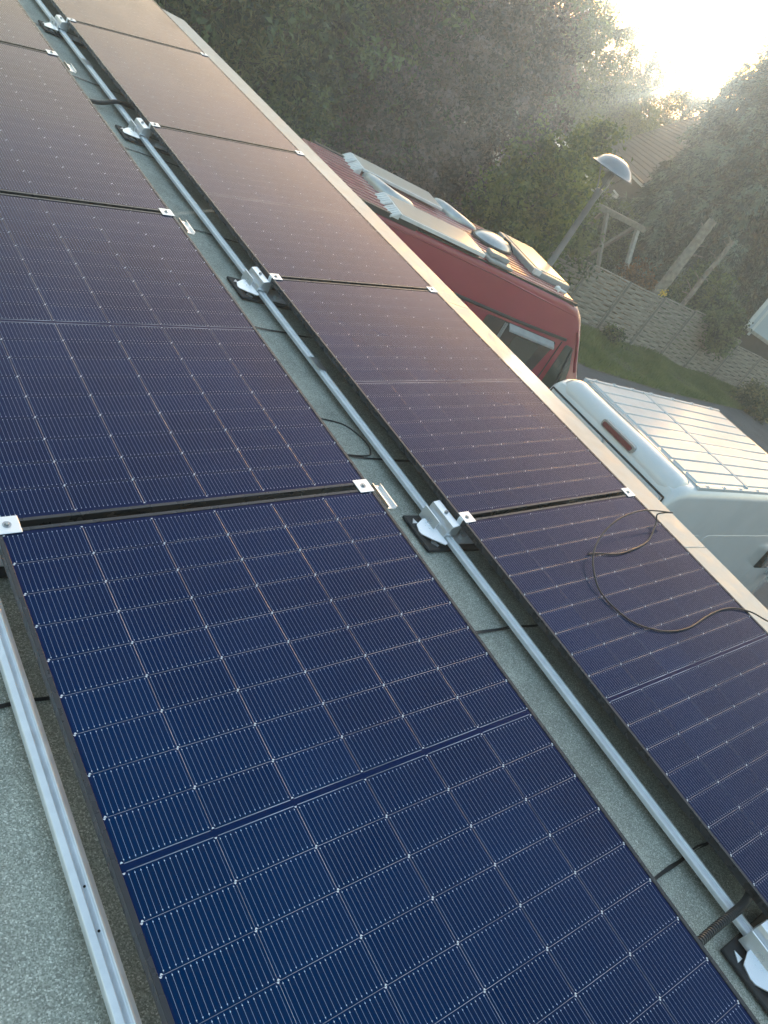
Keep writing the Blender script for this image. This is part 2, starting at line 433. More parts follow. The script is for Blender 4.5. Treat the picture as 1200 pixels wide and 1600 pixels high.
proto_panel = make_panel()
panel_spots = []
LA = ['dark blue solar panel, largest and nearest, in the left row beside the left rail',
      'second solar panel up the left row, above the clamp at the left edge',
      'third solar panel up the left row, mostly tan with sky glare',
      'cream coloured glary solar panel in the top left corner, farthest of the left row']
LR = ['dark solar panel in the right row with the loose black cable looped over it',
      'purplish brown solar panel in the right row beside the white van',
      'tan solar panel in the right row beside the red van side windows',
      'pale tan solar panel in the right row level with the rear of the red van',
      'farthest right row solar panel, cream with glare, running out of the top of the photo']
first = True
for row, (x, labs, yo) in enumerate(((XA, LA, 0), (XR, LR, .0437))):
    for k, lab in enumerate(labs):
        p = proto_panel if first else copy_tree(proto_panel)
        first = False
        y = 1.4299 + yo + k * PITCH - PL
        p.location = (x + PT * math.sin(TH), y, FZ + .138 - PT * math.cos(TH))
        p.rotation_euler = (0, -TH, 0)
        tag(p, lab, 'solar panel', 'solar panels in two tilted rows on the roof')
        if row:      # unseen sheet added to keep low light out from under the high edge
            ws_ = MB(); ws_.add([(PW - .012, .004, .002), (PW - .012, PL - .004, .002), (PW + .10, PL - .004, -.27), (PW + .10, .004, -.27), (PW - .014, .004, .001), (PW - .014, PL - .004, .001), (PW + .098, PL - .004, -.271), (PW + .098, .004, -.271)],
                [(0, 1, 2, 3), (7, 6, 5, 4), (0, 4, 5, 1), (3, 2, 6, 7), (0, 3, 7, 4), (1, 5, 6, 2)])
            ws_.build('added_shade_sheet', M['plast'], p)

def on_panel(row, u, y, h=0):
    """point on a row's glass plane: u across from the low edge, world y, height h above"""
    x0 = XA if row == 0 else XR
    return Vector((x0 + u * math.cos(TH) - h * math.sin(TH), y, FZ + .138 + u * math.sin(TH) + h * math.cos(TH)))

# ------------------------------------------------------------------ rails
def make_rail(name, x, label, holes=()):
    root = empty(name, (x, 0, FZ))
    tag(root, label, 'rail', 'mounting rails under the low panel edges')
    hat = [(-.0255, .034), (-.0265, .047), (-.025, .0515), (-.0085, .0555), (-.0065, .0545), (-.0050, .0485), (.0080, .0485), (.0095, .0555), (.0125, .0562), (.0145, .0548), (.0255, .0532), (.0262, .050), (.0245, .034)]
    hat = [(x_ * .82, z_) for x_, z_ in hat]
    b = MB()
    for y0, y1 in ((-1.6, 2.62), (2.624, 6.2), (6.204, 9.0)):
        b.extrude(hat, 'y', y0, y1)
    b.build('rail_profile', M['alu'], root, bevel=.0012, seg=1)
    if holes:
        for y in holes:
            h = MB(); h.rot([(0, .0), (.0026, 0), (.0026, .0012), (0, .0012)], 12, Matrix.Translation((.0015, y, .0482)))
            h.build('screw_hole', M['hole'], root)
    else:
        for y in (2.62, 6.2):
            j = MB().box(-.024, .024, y - .055, y + .055, .0515, .0585); j.build('splice_plate', M['clamp'], root)
    return root
make_rail('mounting_rail', .653, 'pale aluminium rail with two drilled holes along the left photo edge', (.4866, .573))
make_rail('mounting_rail', 2.428, 'slim bright aluminium rail running between the two rows of solar panels')

# ------------------------------------------------------------------ brackets on rubber mats
def make_bracket():
    root = empty('mounting_bracket')
    mt = MB(); mt.box(-.125, .2, -.1, .1, .006, .02)
    mt.build('rubber_mat', M['rubber'], root, bevel=.003, seg=1)
    # corners of the metal base seen through the openings of the mat
    for tri in ([(-.108, .05), (-.085, .078), (-.078, .05)], [(-.085, -.06), (-.062, -.035), (-.052, -.078), (-.064, -.082)]):
        MB().extrude(tri, 'z', .019, .0225).build('base_plate', M['cast'], root)
    wg = MB()
    # left wing: chamfered plate rising to the block
    def wing(u, y):
        return (u, y, .026 + (u + .102) * .36)
    P = [(-.108, .004), (-.098, .038), (-.062, .056), (-.034, .056), (-.034, -.092), (-.046, -.096), (-.082, -.05), (-.106, -.014)]
    vs = [wing(*p) for p in P] + [tuple(Vector(wing(*p)) - Vector((0, 0, .004))) for p in P]
    n = len(P)
    wg.add(vs, [tuple(range(n)), tuple(range(2 * n - 1, n - 1, -1))] + [(i, i + n, (i + 1) % n + n, (i + 1) % n) for i in range(n)])
    wg.build('side_wing', M['cast'], root)
    bk = MB()
    # extruded block over the rail, with ribs
    bk.extrude([(-.036, .022), (-.036, .07), (-.032, .08), (-.029, .066), (-.024, .066), (-.022, .092), (-.018, .106), (.012, .116), (.030, .104), (.034, .07), (.034, .022), (.0285, .022), (.0285, .0595), (-.0285, .0595), (-.0285, .022)], 'y', -.06, .09)
    bk.extrude([(-.05, .03), (-.047, .086), (-.043, .087), (-.0425, .03)], 'y', -.01, .09)
    bko = bk.build('clamp_block', M['cast'], root, bevel=.001, seg=1)
    MB().rot([(.0085, .108), (.0085, .117), (.006, .1185), (0, .1185)], 6, Matrix.Translation((-.002, .02, .0))).build('bolt', M['steel'], bko)
    rp = MB()
    rp.strip([(.034, .068), (.05, .074), (.066, .132), (.08, .136)], .0035, 'y', -.045, .075)
    rp.build('panel_support', M['cast'], root)
    ft = MB(); ft.box(.05, .17, -.07, .06, .02, .024).box(.1, .125, -.05, -.03, .024, .04).box(.13, .15, -.04, -.01, .024, .034)
    ft.build('foot_plate', M['alu'], root)
    return root
proto_b = make_bracket()
BL = ['silver rail bracket on black mat, cut off by the bottom right corner',
      'largest whole silver rail bracket on black mat, left of the panel with looped cable',
      'silver rail bracket on black mat, second whole one up the middle rail',
      'silver rail bracket on black mat just below the dark pipe crossing the middle rail',
      'farthest silver rail bracket near the top left corner of the photo']
for i, k in enumerate((-1, 0, 1, 2, 3)):
    b = proto_b if i == 0 else copy_tree(proto_b)
    b.location = (2.428, 1.525 + k * PITCH, FZ)
    tag(b, BL[i], 'bracket', 'mounting brackets on the rails')
b = copy_tree(proto_b); b.location = (.653, 1.49, FZ)
tag(b, 'silver rail bracket half cut off by the left photo edge, on the left rail', 'bracket', 'mounting brackets on the rails')

# ------------------------------------------------------------------ clamps between panels
def make_clamp(leg):
    root = empty('panel_clamp')
    p = MB(); p.box(-.026, .03, -.029, .029, .0005, .0035)
    p.build('clamp_plate', M['clamp'], root, bevel=.0012, seg=1)
    bo = MB(); bo.rot([(0, .010), (.0045, .010), (.006, .008), (.006, .0035)], 6); bo.rot([(.0105, .0036), (.0105, .0048), (0, .0048)], 16)
    bo.build('bolt', M['steel'], root)
    if leg:
        l = MB(); l.strip([(-.026, .002), (-.03, -.004), (-.031, -.035)], .003, 'y', -.012, .012)
        l.build('clamp_leg', M['alu'], root)
    return root
cl_low, cl_high = make_clamp(True), make_clamp(False)
CL = {
    (1, 0): ('silver clamp by the largest rail bracket, at the low corner of the looped cable panel', 'silver clamp against the cream coping, above the panel with looped cable'),
    (1, 1): ('silver clamp beside the second whole rail bracket, between purplish and tan panels', 'silver clamp by the coping between the purplish and tan right row panels'),
    (1, 2): ('silver clamp right of the rail bracket below the dark pipe', 'silver clamp by the coping between the two tan right row panels'),
    (1, 3): ('silver clamp beside the farthest rail bracket, on the topmost right row joint', 'silver clamp by the far coping, right end of the topmost right row joint'),
    (0, 0): ('large silver clamp at the left photo edge between the two nearest panels', 'silver clamp just above a bright channel piece, between the two nearest left row panels'),
    (0, 1): (None, 'silver clamp on the left row joint with tan panel above and purplish panel below'),
    (0, 2): (None, 'small silver clamp nearest the top left corner, on the last left row joint'),
}
used = {'l': False, 'h': False}
for (row, k), (la, lb) in CL.items():
    y = 1.4299 + (.0437 if row else 0) + k * PITCH + (PITCH - PL) / 2
    for key, lab, u in (('l', la, .028), ('h', lb, 1.104)):
        if lab is None: continue
        src = cl_low if key == 'l' else cl_high
        c = src if not used[key] else copy_tree(src)
        used[key] = True
        c.location = on_panel(row, u, y); c.rotation_euler = (0, -TH, 0)
        tag(c, lab, 'clamp', 'clamps joining the solar panels')

# rear supports behind the high edge of the left row
def make_support():
    root = empty('rear_support')
    c = MB()
    c.strip([(-.018, .012), (-.018, 0), (.018, 0), (.018, .012)], .003, 'y', -.056, .056)
    c.build('channel', M['clamp'], root)
    s = MB()
    s.add([(-.017, -.02, -.003), (-.017, .02, -.003), (-.19, .02, -.27), (-.19, -.02, -.27), (-.011, -.02, -.004), (-.011, .02, -.004), (-.184, .02, -.272), (-.184, -.02, -.272)],
          [(0, 1, 2, 3), (7, 6, 5, 4), (0, 3, 7, 4), (1, 5, 6, 2), (0, 4, 5, 1), (3, 2, 6, 7)])
    s.build('strut', M['alu'], root)
    f = MB(); f.box(-.26, -.12, -.06, .06, -.282, -.272); f.build('rubber_foot', M['rubber'], root)
    return root
ps = make_support()
SL = ['bright support channel cut off at the bottom right corner beside the nearest panel', 'bright support channel beside the joint of the two nearest left row panels', 'bright support channel at the tan and purplish left row joint', 'small bright support channel near the top left corner']
for i, k in enumerate((-1, 0, 1, 2)):
    s = ps if i == 0 else copy_tree(ps)
    s.location = (1.874, 1.4313 + k * PITCH, FZ + .284)
    tag(s, SL[i], 'support', 'rear supports of the left panel row')

# ------------------------------------------------------------------ cables
cab = [(1.42, .60, .0), (1.262, .610, .008), (1.198, .643, .004), (1.149, .706, .004), (1.071, .749, .004), (.976, .764, .004), (.857, .758, .004), (.69, .737, .004), (.547, .756, .004), (.433, .821, .004), (.394, .896, .004), (.38, .985, .008),
       (.4, 1.06, .022), (.476, 1.157, .036), (.59, 1.229, .053), (.74, 1.28, .075), (.905, 1.297, .085), (1.03, 1.288, .078), (1.13, 1.275, .066), (1.165, 1.272, .06), (1.13, 1.288, .05), (1.085, 1.292, .04), (1.06, 1.262, .022), (.936, 1.19, .006), (.819, 1.163, .004), (.67, 1.154, .004), (.56, 1.178, .004), (.5, 1.187, .004)]
pts = spline([on_panel(1, u, y, h) for u, y, h in cab], 7)
c = MB().tube(pts, .0034, 8).build('cable', M['cable'], smooth=60)
tag(c, 'thin black cable in a loose loop across the nearest right row panel', 'cable')
fc = [(2.10, 2.235, .006), (2.2, 2.246, .006), (2.265, 2.245, .006), (2.367, 2.222, .006), (2.415, 2.154, .006), (2.424, 2.08, .008), (2.40, 2.025, .008), (2.37, 2.007, .008), (2.29, 2.003, .007), (2.1, 2.01, .006)]
c = MB().tube(spline([(x, y, FZ + z) for x, y, z in fc], 8), .0036, 8).build('cable', M['cable'], smooth=60)
tag(c, 'thin black cable loop lying on the green felt between the rows, partly under the rail', 'cable')
pp = spline([(1.9, -.115, FZ + .03), (2.15, -.112, FZ + .035), (2.27, -.108, FZ + .05), (2.36, -.107, FZ + .075), (2.428, -.106, FZ + .082), (2.5, -.1, FZ + .076), (2.6, -.085, FZ + .05), (2.8, -.06, FZ + .03)], 60)
rr_ = [(.0138 if i % 6 < 3 else .0108) for i in range(len(pp))]
c = MB().tube(pp, rr_, 12).build('conduit', M['corr'], smooth=30)
tag(c, 'black corrugated conduit crossing over the middle rail near the bottom right corner', 'conduit')
c = MB().tube(spline([(1.95, 5.40, FZ + .02), (2.25, 5.452, FZ + .03), (2.38, 5.486, FZ + .066), (2.428, 5.50, FZ + .072), (2.5, 5.525, FZ + .064), (2.8, 5.6, FZ + .02)], 8), .014, 10).build('conduit', M['cable'], smooth=60)
tag(c, 'smooth dark conduit crossing the middle rail just above a bracket near the top left', 'conduit')

# ------------------------------------------------------------------ vans
class VanShape:
    def __init__(self, LX, s=1.0):
        self.s = s; self.LX = LX; e = LX
        #            x      zb   zt    hb    ht    r
        self.st = [(0.0, .45, 2.12, .985, .90, .14), (.025, .42, 2.30, 1.0, .91, .13), (.08, .40, 2.42, 1.015, .915, .12), (.18, .38, 2.475, 1.02, .92, .11), (.34, .36, 2.49, 1.02, .925, .1),
                   (1.5, .36, 2.50, 1.02, .93, .1), (3.0, .36, 2.50, 1.02, .93, .1), (e - .3, .36, 2.49, 1.02, .925, .1), (e, .36, 2.46, 1.02, .91, .12), (e + .18, .36, 2.37, 1.02, .895, .14), (e + .42, .36, 2.13, 1.02, .87, .15), (e + .7, .36, 1.80, 1.02, .84, .15),
                   (e + .92, .36, 1.52, 1.015, .85, .14), (e + 1.05, .36, 1.36, 1.0, .86, .13), (e + 1.2, .36, 1.22, .985, .86, .13), (e + 1.42, .36, 1.08, .94, .8, .15), (e + 1.55, .36, .95, .87, .72, .16), (e + 1.61, .4, .8, .78, .64, .14)]
    def at(self, x):
        S = self.st
        for a, b in zip(S, S[1:]):
            if a[0] <= x <= b[0]:
                t = (x - a[0]) / (b[0] - a[0]); return [a[i] + (b[i] - a[i]) * t for i in range(6)]
        return S[-1] if x > S[-1][0] else S[0]
    def half(self, S):
        x, zb, zt, hb, ht, r = S
        zbelt = min(1.18, zt - r - .12)
        P = [(0, zb), (hb - .1, zb), (hb - .02, zb + .04), (hb, zb + .12), (hb, (zb + zbelt) / 2), (hb, zbelt)]
        for t in (.33, .66, 1): P.append((hb + (ht + .02 - hb) * t, zbelt + (zt - r - zbelt) * t))
        for k in range(1, 6):
            a = k / 5 * math.pi / 2
            P.append((ht + .02 - r + r * math.cos(a), zt - r + r * math.sin(a)))
        for t in (.66, .33, 0): P.append(((ht + .02 - r) * t, zt + .018 * (1 - t * t)))
        return P
    def side_y(self, x, z):
        P = self.half(self.at(x)); 
        for a, b in zip(P[3:], P[4:]):
            if a[1] <= z <= b[1] and b[1] > a[1]:
                t = (z - a[1]) / (b[1] - a[1]); return a[0] + (b[0] - a[0]) * t
        return P[5][0]
    def body(self, mb):
        rings = []
        for S in self.st:
            P = self.half(S); n = len(P)
            ring = [(S[0], -y, z) for y, z in P] + [(S[0], y, z) for y, z in P[-2:0:-1]]
            rings.append(ring)
        n = len(rings[0]); vs = [v for r in rings for v in r]; fs = []
        for i in range(len(rings) - 1):
            for k in range(n): fs.append((i * n + k, i * n + (k + 1) % n, (i + 1) * n + (k + 1) % n, (i + 1) * n + k))
        fs.append(tuple(range(n))); fs.append(tuple((len(rings) - 1) * n + k for k in range(n - 1, -1, -1)))
        mb.add(vs, fs)
    def patch(self, mb, poly, side=-1, off=.006, th=.012, nsub=6):
        """plate following the van's side; poly in (x, z); side -1 is the right-hand side"""
        bm = bmesh.new()
        vv = [bm.verts.new((x, 0, z)) for x, z in poly]
        bm.faces.new(vv)
        bmesh.ops.triangulate(bm, faces=bm.faces)
        bmesh.ops.subdivide_edges(bm, edges=bm.edges, cuts=3, use_grid_fill=True)
        bmesh.ops.triangulate(bm, faces=bm.faces)
        bm.verts.index_update()
        V = []
        for v in bm.verts:
            V.append((v.co.x, side * (self.side_y(v.co.x, v.co.z) + off), v.co.z))
        F = [tuple(v.index for v in f.verts) for f in bm.faces]
        nb = len(V)
        E = [tuple(v.index for v in e.verts) for e in bm.edges if len(e.link_faces) == 1]
        V2 = [(x, y - side * th, z) for x, y, z in V]
        mb.add(V + V2, F + [(a, b, b + nb, a + nb) for a, b in E])
        bm.free()
    def line(self, mb, pts, side=-1, r=.008, off=.0, n=6):
        P = []
        for (x0, z0), (x1, z1) in zip(pts, pts[1:]):
            for k in range(8):
                t = k / 8; P.append((x0 + (x1 - x0) * t, z0 + (z1 - z0) * t))
        P.append(pts[-1])
        mb.tube([(x, side * (self.side_y(x, z) + off), z) for x, z in P], r, n)

def rounded(poly, r, n=4):
    out = []; N = len(poly)
    for i in range(N):
        p = Vector(poly[i]); a = (Vector(poly[i - 1]) - p); b = (Vector(poly[(i + 1) % N]) - p)
        ra = min(r, a.length * .45); rb = min(r, b.length * .45)
        A = p + a.normalized() * ra; B = p + b.normalized() * rb
        for k in range(n + 1):
            t = k / n; out.append(tuple((1 - t) ** 2 * A + 2 * t * (1 - t) * p + t * t * B))
    return out

def wheels(root, LX):
    for x in (1.0, LX + .65):
        for s in (-1, 1):
            Mx = Matrix.Translation((x, s * .9, .34)) @ Matrix.Rotation(rad(90), 4, 'X')
            t = MB(); t.rot([(.2, -.1), (.3, -.11), (.335, -.08), (.34, 0), (.335, .08), (.3, .11), (.2, .1)], 28, Mx)
            wo = t.build('wheel', M['tyre'], root, smooth=40)
            r = MB(); r.rot([(0, -.06), (.08, -.06), (.1, -.04), (.19, -.05), (.205, -.09), (.205, .09), (.19, .05), (.1, .04), (.08, .06), (0, .06)], 24, Mx)
            r.build('rim', M['rim'], wo, smooth=40)

# --- white van: rear towards the building, pointing along +x
wv = empty('white_van', (7.74, 3.84, 0)); wv.scale = (1.0, 1.06, 1.035)
tag(wv, 'white panel van parked tail-on to the building, with ribbed white roof and red brake light', 'van')
VW = VanShape(4.25)
b = MB(); VW.body(b); b.build('body', M['white'], wv, smooth=35)
# rear header bulge with the brake light
hb = MB(); sec = []
ysv = [-.86, -.84, -.79, -.72, 0, .72, .79, .84, .86]
scl = [.05, .55, .85, 1, 1, 1, .85, .55, .05]
base = [(.055, 2.37), (.058, 2.40), (.09, 2.475), (.15, 2.525), (.26, 2.545), (.38, 2.535), (.47, 2.508), (.50, 2.485), (.30, 2.42)]
n = len(base); vs = []
for y, q in zip(ysv, scl):
    cx, cz = .27, 2.44
    vs += [(cx + (x - cx) * (.55 + .45 * q), y, cz + (z - cz) * q) for x, z in base]
fs = [(i * n + k, i * n + (k + 1) % n, (i + 1) * n + (k + 1) % n, (i + 1) * n + k) for i in range(len(ysv) - 1) for k in range(n)]
fs += [tuple(range(n)), tuple((len(ysv) - 1) * n + k for k in range(n))]
hb.add(vs, fs); hb.build('rear_header', M['white'], wv, smooth=50)
# roof boards: two rows of raised strips with grooves between them
rf = MB()
for x0, x1 in ((.56, 1.82), (1.88, 4.05)):
    wd = 1.66 / 9
    for k in range(9):
        ya = -.83 + k * wd; g = .0085
        rf.add([(x0, ya + g, 2.50), (x1, ya + g, 2.50), (x1, ya + wd - g, 2.50), (x0, ya + wd - g, 2.50),
                (x0 + .012, ya + g + .008, 2.526), (x1 - .012, ya + g + .008, 2.526), (x1 - .012, ya + wd - g - .008, 2.526), (x0 + .012, ya + wd - g - .008, 2.526)],
               [(0, 1, 5, 4), (1, 2, 6, 5), (2, 3, 7, 6), (3, 0, 4, 7), (4, 5, 6, 7), (3, 2, 1, 0)])
    # pressed ends of the strips
    for k in range(9):
        ya = -.83 + k * wd
        rf.box(x1 + .004, x1 + .03, ya + .09, ya + wd - .01, 2.50, 2.519)
rf.build('roof_skin', M['roofw'], wv, bevel=.004, seg=2)
fl = MB(); fl.box(.52, 4.16, -.86, .86, 2.49, 2.511); fl.build('roof_floor', mat('roof groove sheet', (.42, .46, .49), .3, coat=1, var=.05), wv)
rl = MB()
for s in (-1, 1):
    rl.box(.50, 4.2, s * .885 - .018, s * .885 + .018, 2.478, 2.52)
for x in (1.84, ): rl.box(x - .014, x + .014, -.865, .865, 2.5, 2.531)
rl.build('roof_rail', M['roofw'], wv, bevel=.006)
for s in (-1, 1):
    for x in (.72, 1.15, 1.6, 2.1, 2.7, 3.3, 3.9):
        lg = MB(); lg.box(x - .035, x + .035, s * .885 - .022, s * .885 + .022, 2.505, 2.524); lg.rot([(.014, 2.523), (.014, 2.531), (0, 2.533)], 8, Matrix.Translation((x, s * .885, 0)))
        lg.build('fixing_point', M['roofw'], wv)
br = MB(); br.extrude(rounded([(-.24, 2.395), (.24, 2.395), (.24, 2.482), (-.24, 2.482)], .045), 'x', -.004, .1, M=Matrix.Translation((.04, -.06, 0)))
brh = br.build('brake_light', M['grey'], wv, bevel=.008)
bl2 = MB(); bl2.extrude(rounded([(-.215, 2.408), (.215, 2.408), (.215, 2.462), (-.215, 2.462)], .028), 'x', -.016, .02, M=Matrix.Translation((.04, -.06, 0)))
bl2.build('lens', M['lens'], brh, bevel=.006)
# rear doors
dr = MB()
for s in (-1, 1):
    dr.extrude(rounded([(s * .012, .55), (s * .9, .55), (s * .885, 1.2), (s * .845, 2.315), (s * .012, 2.325)], .05), 'x', -.022, .02)
dro = dr.build('rear_door', M['white'], wv, bevel=.008)
gp = MB()
gp.tube([(-.004, -.87, 2.335), (-.004, .87, 2.335)], .011, 6)
for s in (-1, 1): gp.tube([(-.004, s * .87, 2.335), (-.006, s * .935, 1.2), (-.006, s * .94, .55)], .009, 6)
gp.build('door_gap', M['seam'], wv)
hd = MB(); hd.box(-.05, -.02, -.12, -.03, 1.05, 1.2); hd.build('handle', M['plast'], dro)
gl = MB(); VW.patch(gl, rounded([(1.5, 1.06), (3.95, 1.06), (3.95, 1.86), (1.5, 1.90)], .12), off=.004, th=.01)
VW.patch(gl, rounded([(.3, 1.06), (1.42, 1.06), (1.42, 1.90), (.3, 1.92)], .12), off=.004, th=.01)
gl.build('side_panel', M['white'], wv, bevel=.004)
wd = MB(); VW.patch(wd, rounded([(4.02, 1.28), (4.85, 1.22), (4.62, 1.78), (4.42, 1.88), (4.05, 1.88)], .06))
wd.build('cab_window', M['glass'], wv)
wsn = MB()
ws = []
for x in (4.56, 4.74, 4.92, 5.1, 5.26):
    S = VW.at(x); ws.append((x, S[2], S[4] - .1))
vsx = [(x + .01, s * h, z + .026) for x, z, h in ws for s in (-1, 1)]
wsn.add(vsx, [(2 * i, 2 * i + 1, 2 * i + 3, 2 * i + 2) for i in range(len(ws) - 1)])
wsn.build('windscreen', M['glass'], wv, recalc=False)
for s in (-1, 1):
    mm = MB(); mm.extrude(rounded([(-.14, -.2), (.13, -.2), (.14, .05), (.08, .2), (-.1, .2)], .09), 'x', -.09, .12, M=Matrix.Translation((4.78, s * 1.2, 1.28)))
    mm.tube([(4.8, s * .98, 1.15), (4.78, s * 1.12, 1.2)], .05, 8)
    mo = mm.build('mirror', M['white'], wv, bevel=.05, seg=3, smooth=50)
    g2 = MB(); g2.extrude(rounded([(-.11, -.16), (.1, -.16), (.11, .15), (-.08, .15)], .06), 'x', -.106, -.091, M=Matrix.Translation((4.78, s * 1.2, 1.28)))
    g2.build('mirror_glass', M['glass'], mo)
wheels(wv, 4.25)

# --- red camper van behind it
RX, RY, RA = 7.0, 8.15, rad(-14)
def rv(al, la, z=0):           # along / lateral from its near roof edge
    return (al + .75, la - 1.03, z)
rvo = empty('red_van', (RX - .75 * math.cos(RA) - 1.03 * math.sin(RA), RY - .75 * math.sin(RA) + 1.03 * math.cos(RA), 0), (0, 0, RA))
rvo.scale = (1, 1.05, 1.045)
tag(rvo, 'dark red high roof camper van with panels and covers on its roof', 'van')
VR = VanShape(4.82)
b = MB(); VR.body(b); b.build('body', M['red'], rvo, smooth=35)
rr2 = MB()
for k in range(13):
    y = -.78 + k * .13
    rr2.extrude([(y - .022, 2.49), (y - .014, 2.522), (y + .014, 2.522), (y + .022, 2.49)], 'x', .4, 4.45)
rr2.build('roof_rib', M['redroof'], rvo, bevel=.005)
rs = MB(); rs.box(.3, 4.7, -.86, .86, 2.47, 2.508); rs.build('roof_skin', M['redroof'], rvo, bevel=.02)
gt = MB()
for s in (-1, 1):
    gt.box(.5, 1.55, s * .9 - .045, s * .9 + .03, 2.455, 2.53)
    gt.box(1.56, 4.75, s * .9 - .02, s * .9 + .022, 2.452, 2.495)
    gt.box(1.6, 2.7, s * .86 - .012, s * .86 + .012, 2.49, 2.53)
gt.build('gutter', M['plast'], rvo, bevel=.006)
sg = MB(); VR.line(sg, [(.6, 2.40), (3.2, 2.385), (4.85, 2.33)], r=.013, off=.0)
sg.build('swage_line', M['red'], rvo, smooth=60)
sr = MB()
VR.line(sr, [(1.7, 1.925), (3.9, 1.925), (4.95, 1.945)], r=.026, off=.004)
sr.build('sliding_rail', M['plast'], rvo, smooth=60)
wn = MB(); VR.patch(wn, rounded([(3.3, 1.12), (4.62, 1.12), (4.80, 1.86), (3.3, 1.86)], .07))
wo = wn.build('side_window', M['glass'], rvo)
pnl = MB(); VR.patch(pnl, rounded([(3.98, 1.2), (4.45, 1.2), (4.52, 1.72), (3.98, 1.72)], .05), off=.012)
pnl.build('opening_pane', M['glassg'], wo)
fm = MB()
VR.line(fm, [(3.72, 1.14), (3.72, 1.84)], r=.018, off=.012); VR.line(fm, [(3.68, 1.14), (3.68, 1.84)], r=.01, off=.014)
fm.build('window_bar', M['grey'], wo)
df = MB()
df.add([(3.75, -1.0, 1.86), (4.72, -1.0, 1.86), (4.72, -1.085, 1.80), (3.75, -1.085, 1.80), (3.75, -1.0, 1.845), (4.72, -1.0, 1.845), (4.72, -1.09, 1.77), (3.75, -1.09, 1.77)],
       [(0, 1, 2, 3), (7, 6, 5, 4), (3, 2, 6, 7), (0, 3, 7, 4), (1, 5, 6, 2)])
df.build('rain_deflector', M['grey'], rvo)
cw_ = MB(); VR.patch(cw_, rounded([(4.98, 1.16), (5.5, 1.14), (5.42, 1.55), (5.22, 1.86), (5.02, 1.88)], .05))
cwo = cw_.build('cab_window', M['glassg'], rvo)
cf = MB(); VR.line(cf, [(5.28, 1.16), (5.22, 1.84)], r=.016, off=.01); cf.build('window_bar', M['plast'], cwo)
pil = MB(); VR.line(pil, [(4.84, .6), (4.90, 1.9)], r=.012, off=.0); pil.build('door_gap', M['seam'], rvo)
pl2 = MB(); VR.line(pl2, [(5.62, 1.5), (5.35, 1.84), (5.1, 2.12)], r=.03, off=.0); pl2.build('windscreen_pillar', M['red'], rvo, smooth=60)
ws = []
for x in (5.1, 5.25, 5.45, 5.65, 5.85):
    S = VR.at(x); ws.append((x, S[2], S[4] - .1))
wsn = MB(); wsn.add([(x + .01, s * h, z + .026) for x, z, h in ws for s in (-1, 1)], [(2 * i, 2 * i + 1, 2 * i + 3, 2 * i + 2) for i in range(len(ws) - 1)])
wsn.build('windscreen', M['glass'], rvo, recalc=False)
for s in (-1, 1):
    mm = MB(); mm.extrude(rounded([(-.13, -.2), (.12, -.2), (.13, .05), (.08, .2), (-.1, .2)], .09), 'x', -.09, .12, M=Matrix.Translation((5.36, s * 1.2, 1.2)))
    mm.tube([(5.38, s * .98, 1.1), (5.36, s * 1.12, 1.15)], .05, 8)
    mm.build('mirror', M['plast'], rvo, bevel=.05, seg=3, smooth=50)
wheels(rvo, 4.82)
ZR = 2.508
def roof_panel(al0, al1, la0, la1, z0, z1):
    cx, cy = (al0 + al1) / 2, (la0 + la1) / 2
    x0, y0, _ = rv(al0, la0); x1, y1, _ = rv(al1, la1)
    p = MB(); p.box(x0, x1, y0, y1, z0, z1); po = p.build('roof_panel', M['pvc'], rvo, bevel=.006)
    g = MB(); g.box(x0 + .03, x1 - .03, y0 + .03, y1 - .03, z1 - .004, z1 + .004); g.build('panel_face', M['pale'], po)
    for ya, yb in ((y0 + .0, y0 + (y1 - y0) * .44), (y0 + (y1 - y0) * .52, y1)):
        s = MB()
        s.add([(x0 - .012, ya, z1), (x0 - .012, yb, z1), (x0 - .13, yb, ZR), (x0 - .13, ya, ZR), (x0 - .012, ya, ZR), (x0 - .012, yb, ZR)], [(0, 1, 2, 3), (0, 3, 4), (1, 5, 2), (0, 4, 5, 1), (3, 2, 5, 4)])
        nr = 5
        for k in range(nr):
            y = ya + (yb - ya) * (k + .5) / nr; h = (yb - ya) / nr * .22
            s.add([(x0 - .014, y - h, z1 + .004), (x0 - .014, y + h, z1 + .004), (x0 - .128, y + h, ZR + .012), (x0 - .128, y - h, ZR + .012), (x0 - .014, y - h, z1 - .02), (x0 - .014, y + h, z1 - .02), (x0 - .128, y + h, ZR - .02), (x0 - .128, y - h, ZR - .02)],
                  [(0, 1, 2, 3), (0, 4, 5, 1), (3, 2, 6, 7), (0, 3, 7, 4), (1, 5, 6, 2)])
        s.build('panel_mount', M['pvc'], po)
roof_panel(.47, 1.95, .04, .74, 2.535, 2.585)
roof_panel(.36, 1.82, 1.40, 2.0, 2.56, 2.60)
def hump(name, path, m, w, h):
    P = spline([rv(a, l, ZR) for a, l in path], 6); N = len(P); mb = MB(); vs, fs = [], []; K = 12
    for i, p in enumerate(P):
        t = (P[min(i + 1, N - 1)] - P[max(i - 1, 0)]); t.normalize(); nr = Vector((-t.y, t.x, 0))
        q = i / (N - 1); e = max(.06, math.sin(math.pi * min(1, max(0, q * .96 + .02))) ** .45)
        wd = w * e * (1.0 - .25 * q); hh = h * e * (1.05 - .55 * q)
        for k in range(K + 1):
            a = math.pi * k / K
            vs.append(p + nr * wd * math.cos(a) + Vector((0, 0, hh * math.sin(a) ** .8)))
    for i in range(N - 1):
        for k in range(K): fs.append((i * (K + 1) + k, i * (K + 1) + k + 1, (i + 1) * (K + 1) + k + 1, (i + 1) * (K + 1) + k))
    mb.add(vs, fs); return mb.build(name, m, rvo, smooth=80)
hump('vent_cover', [(.42, 1.42), (.47, 1.2), (.58, .95), (.75, .92), (1.0, .98), (1.12, 1.0)], M['silver'], .12, .16)
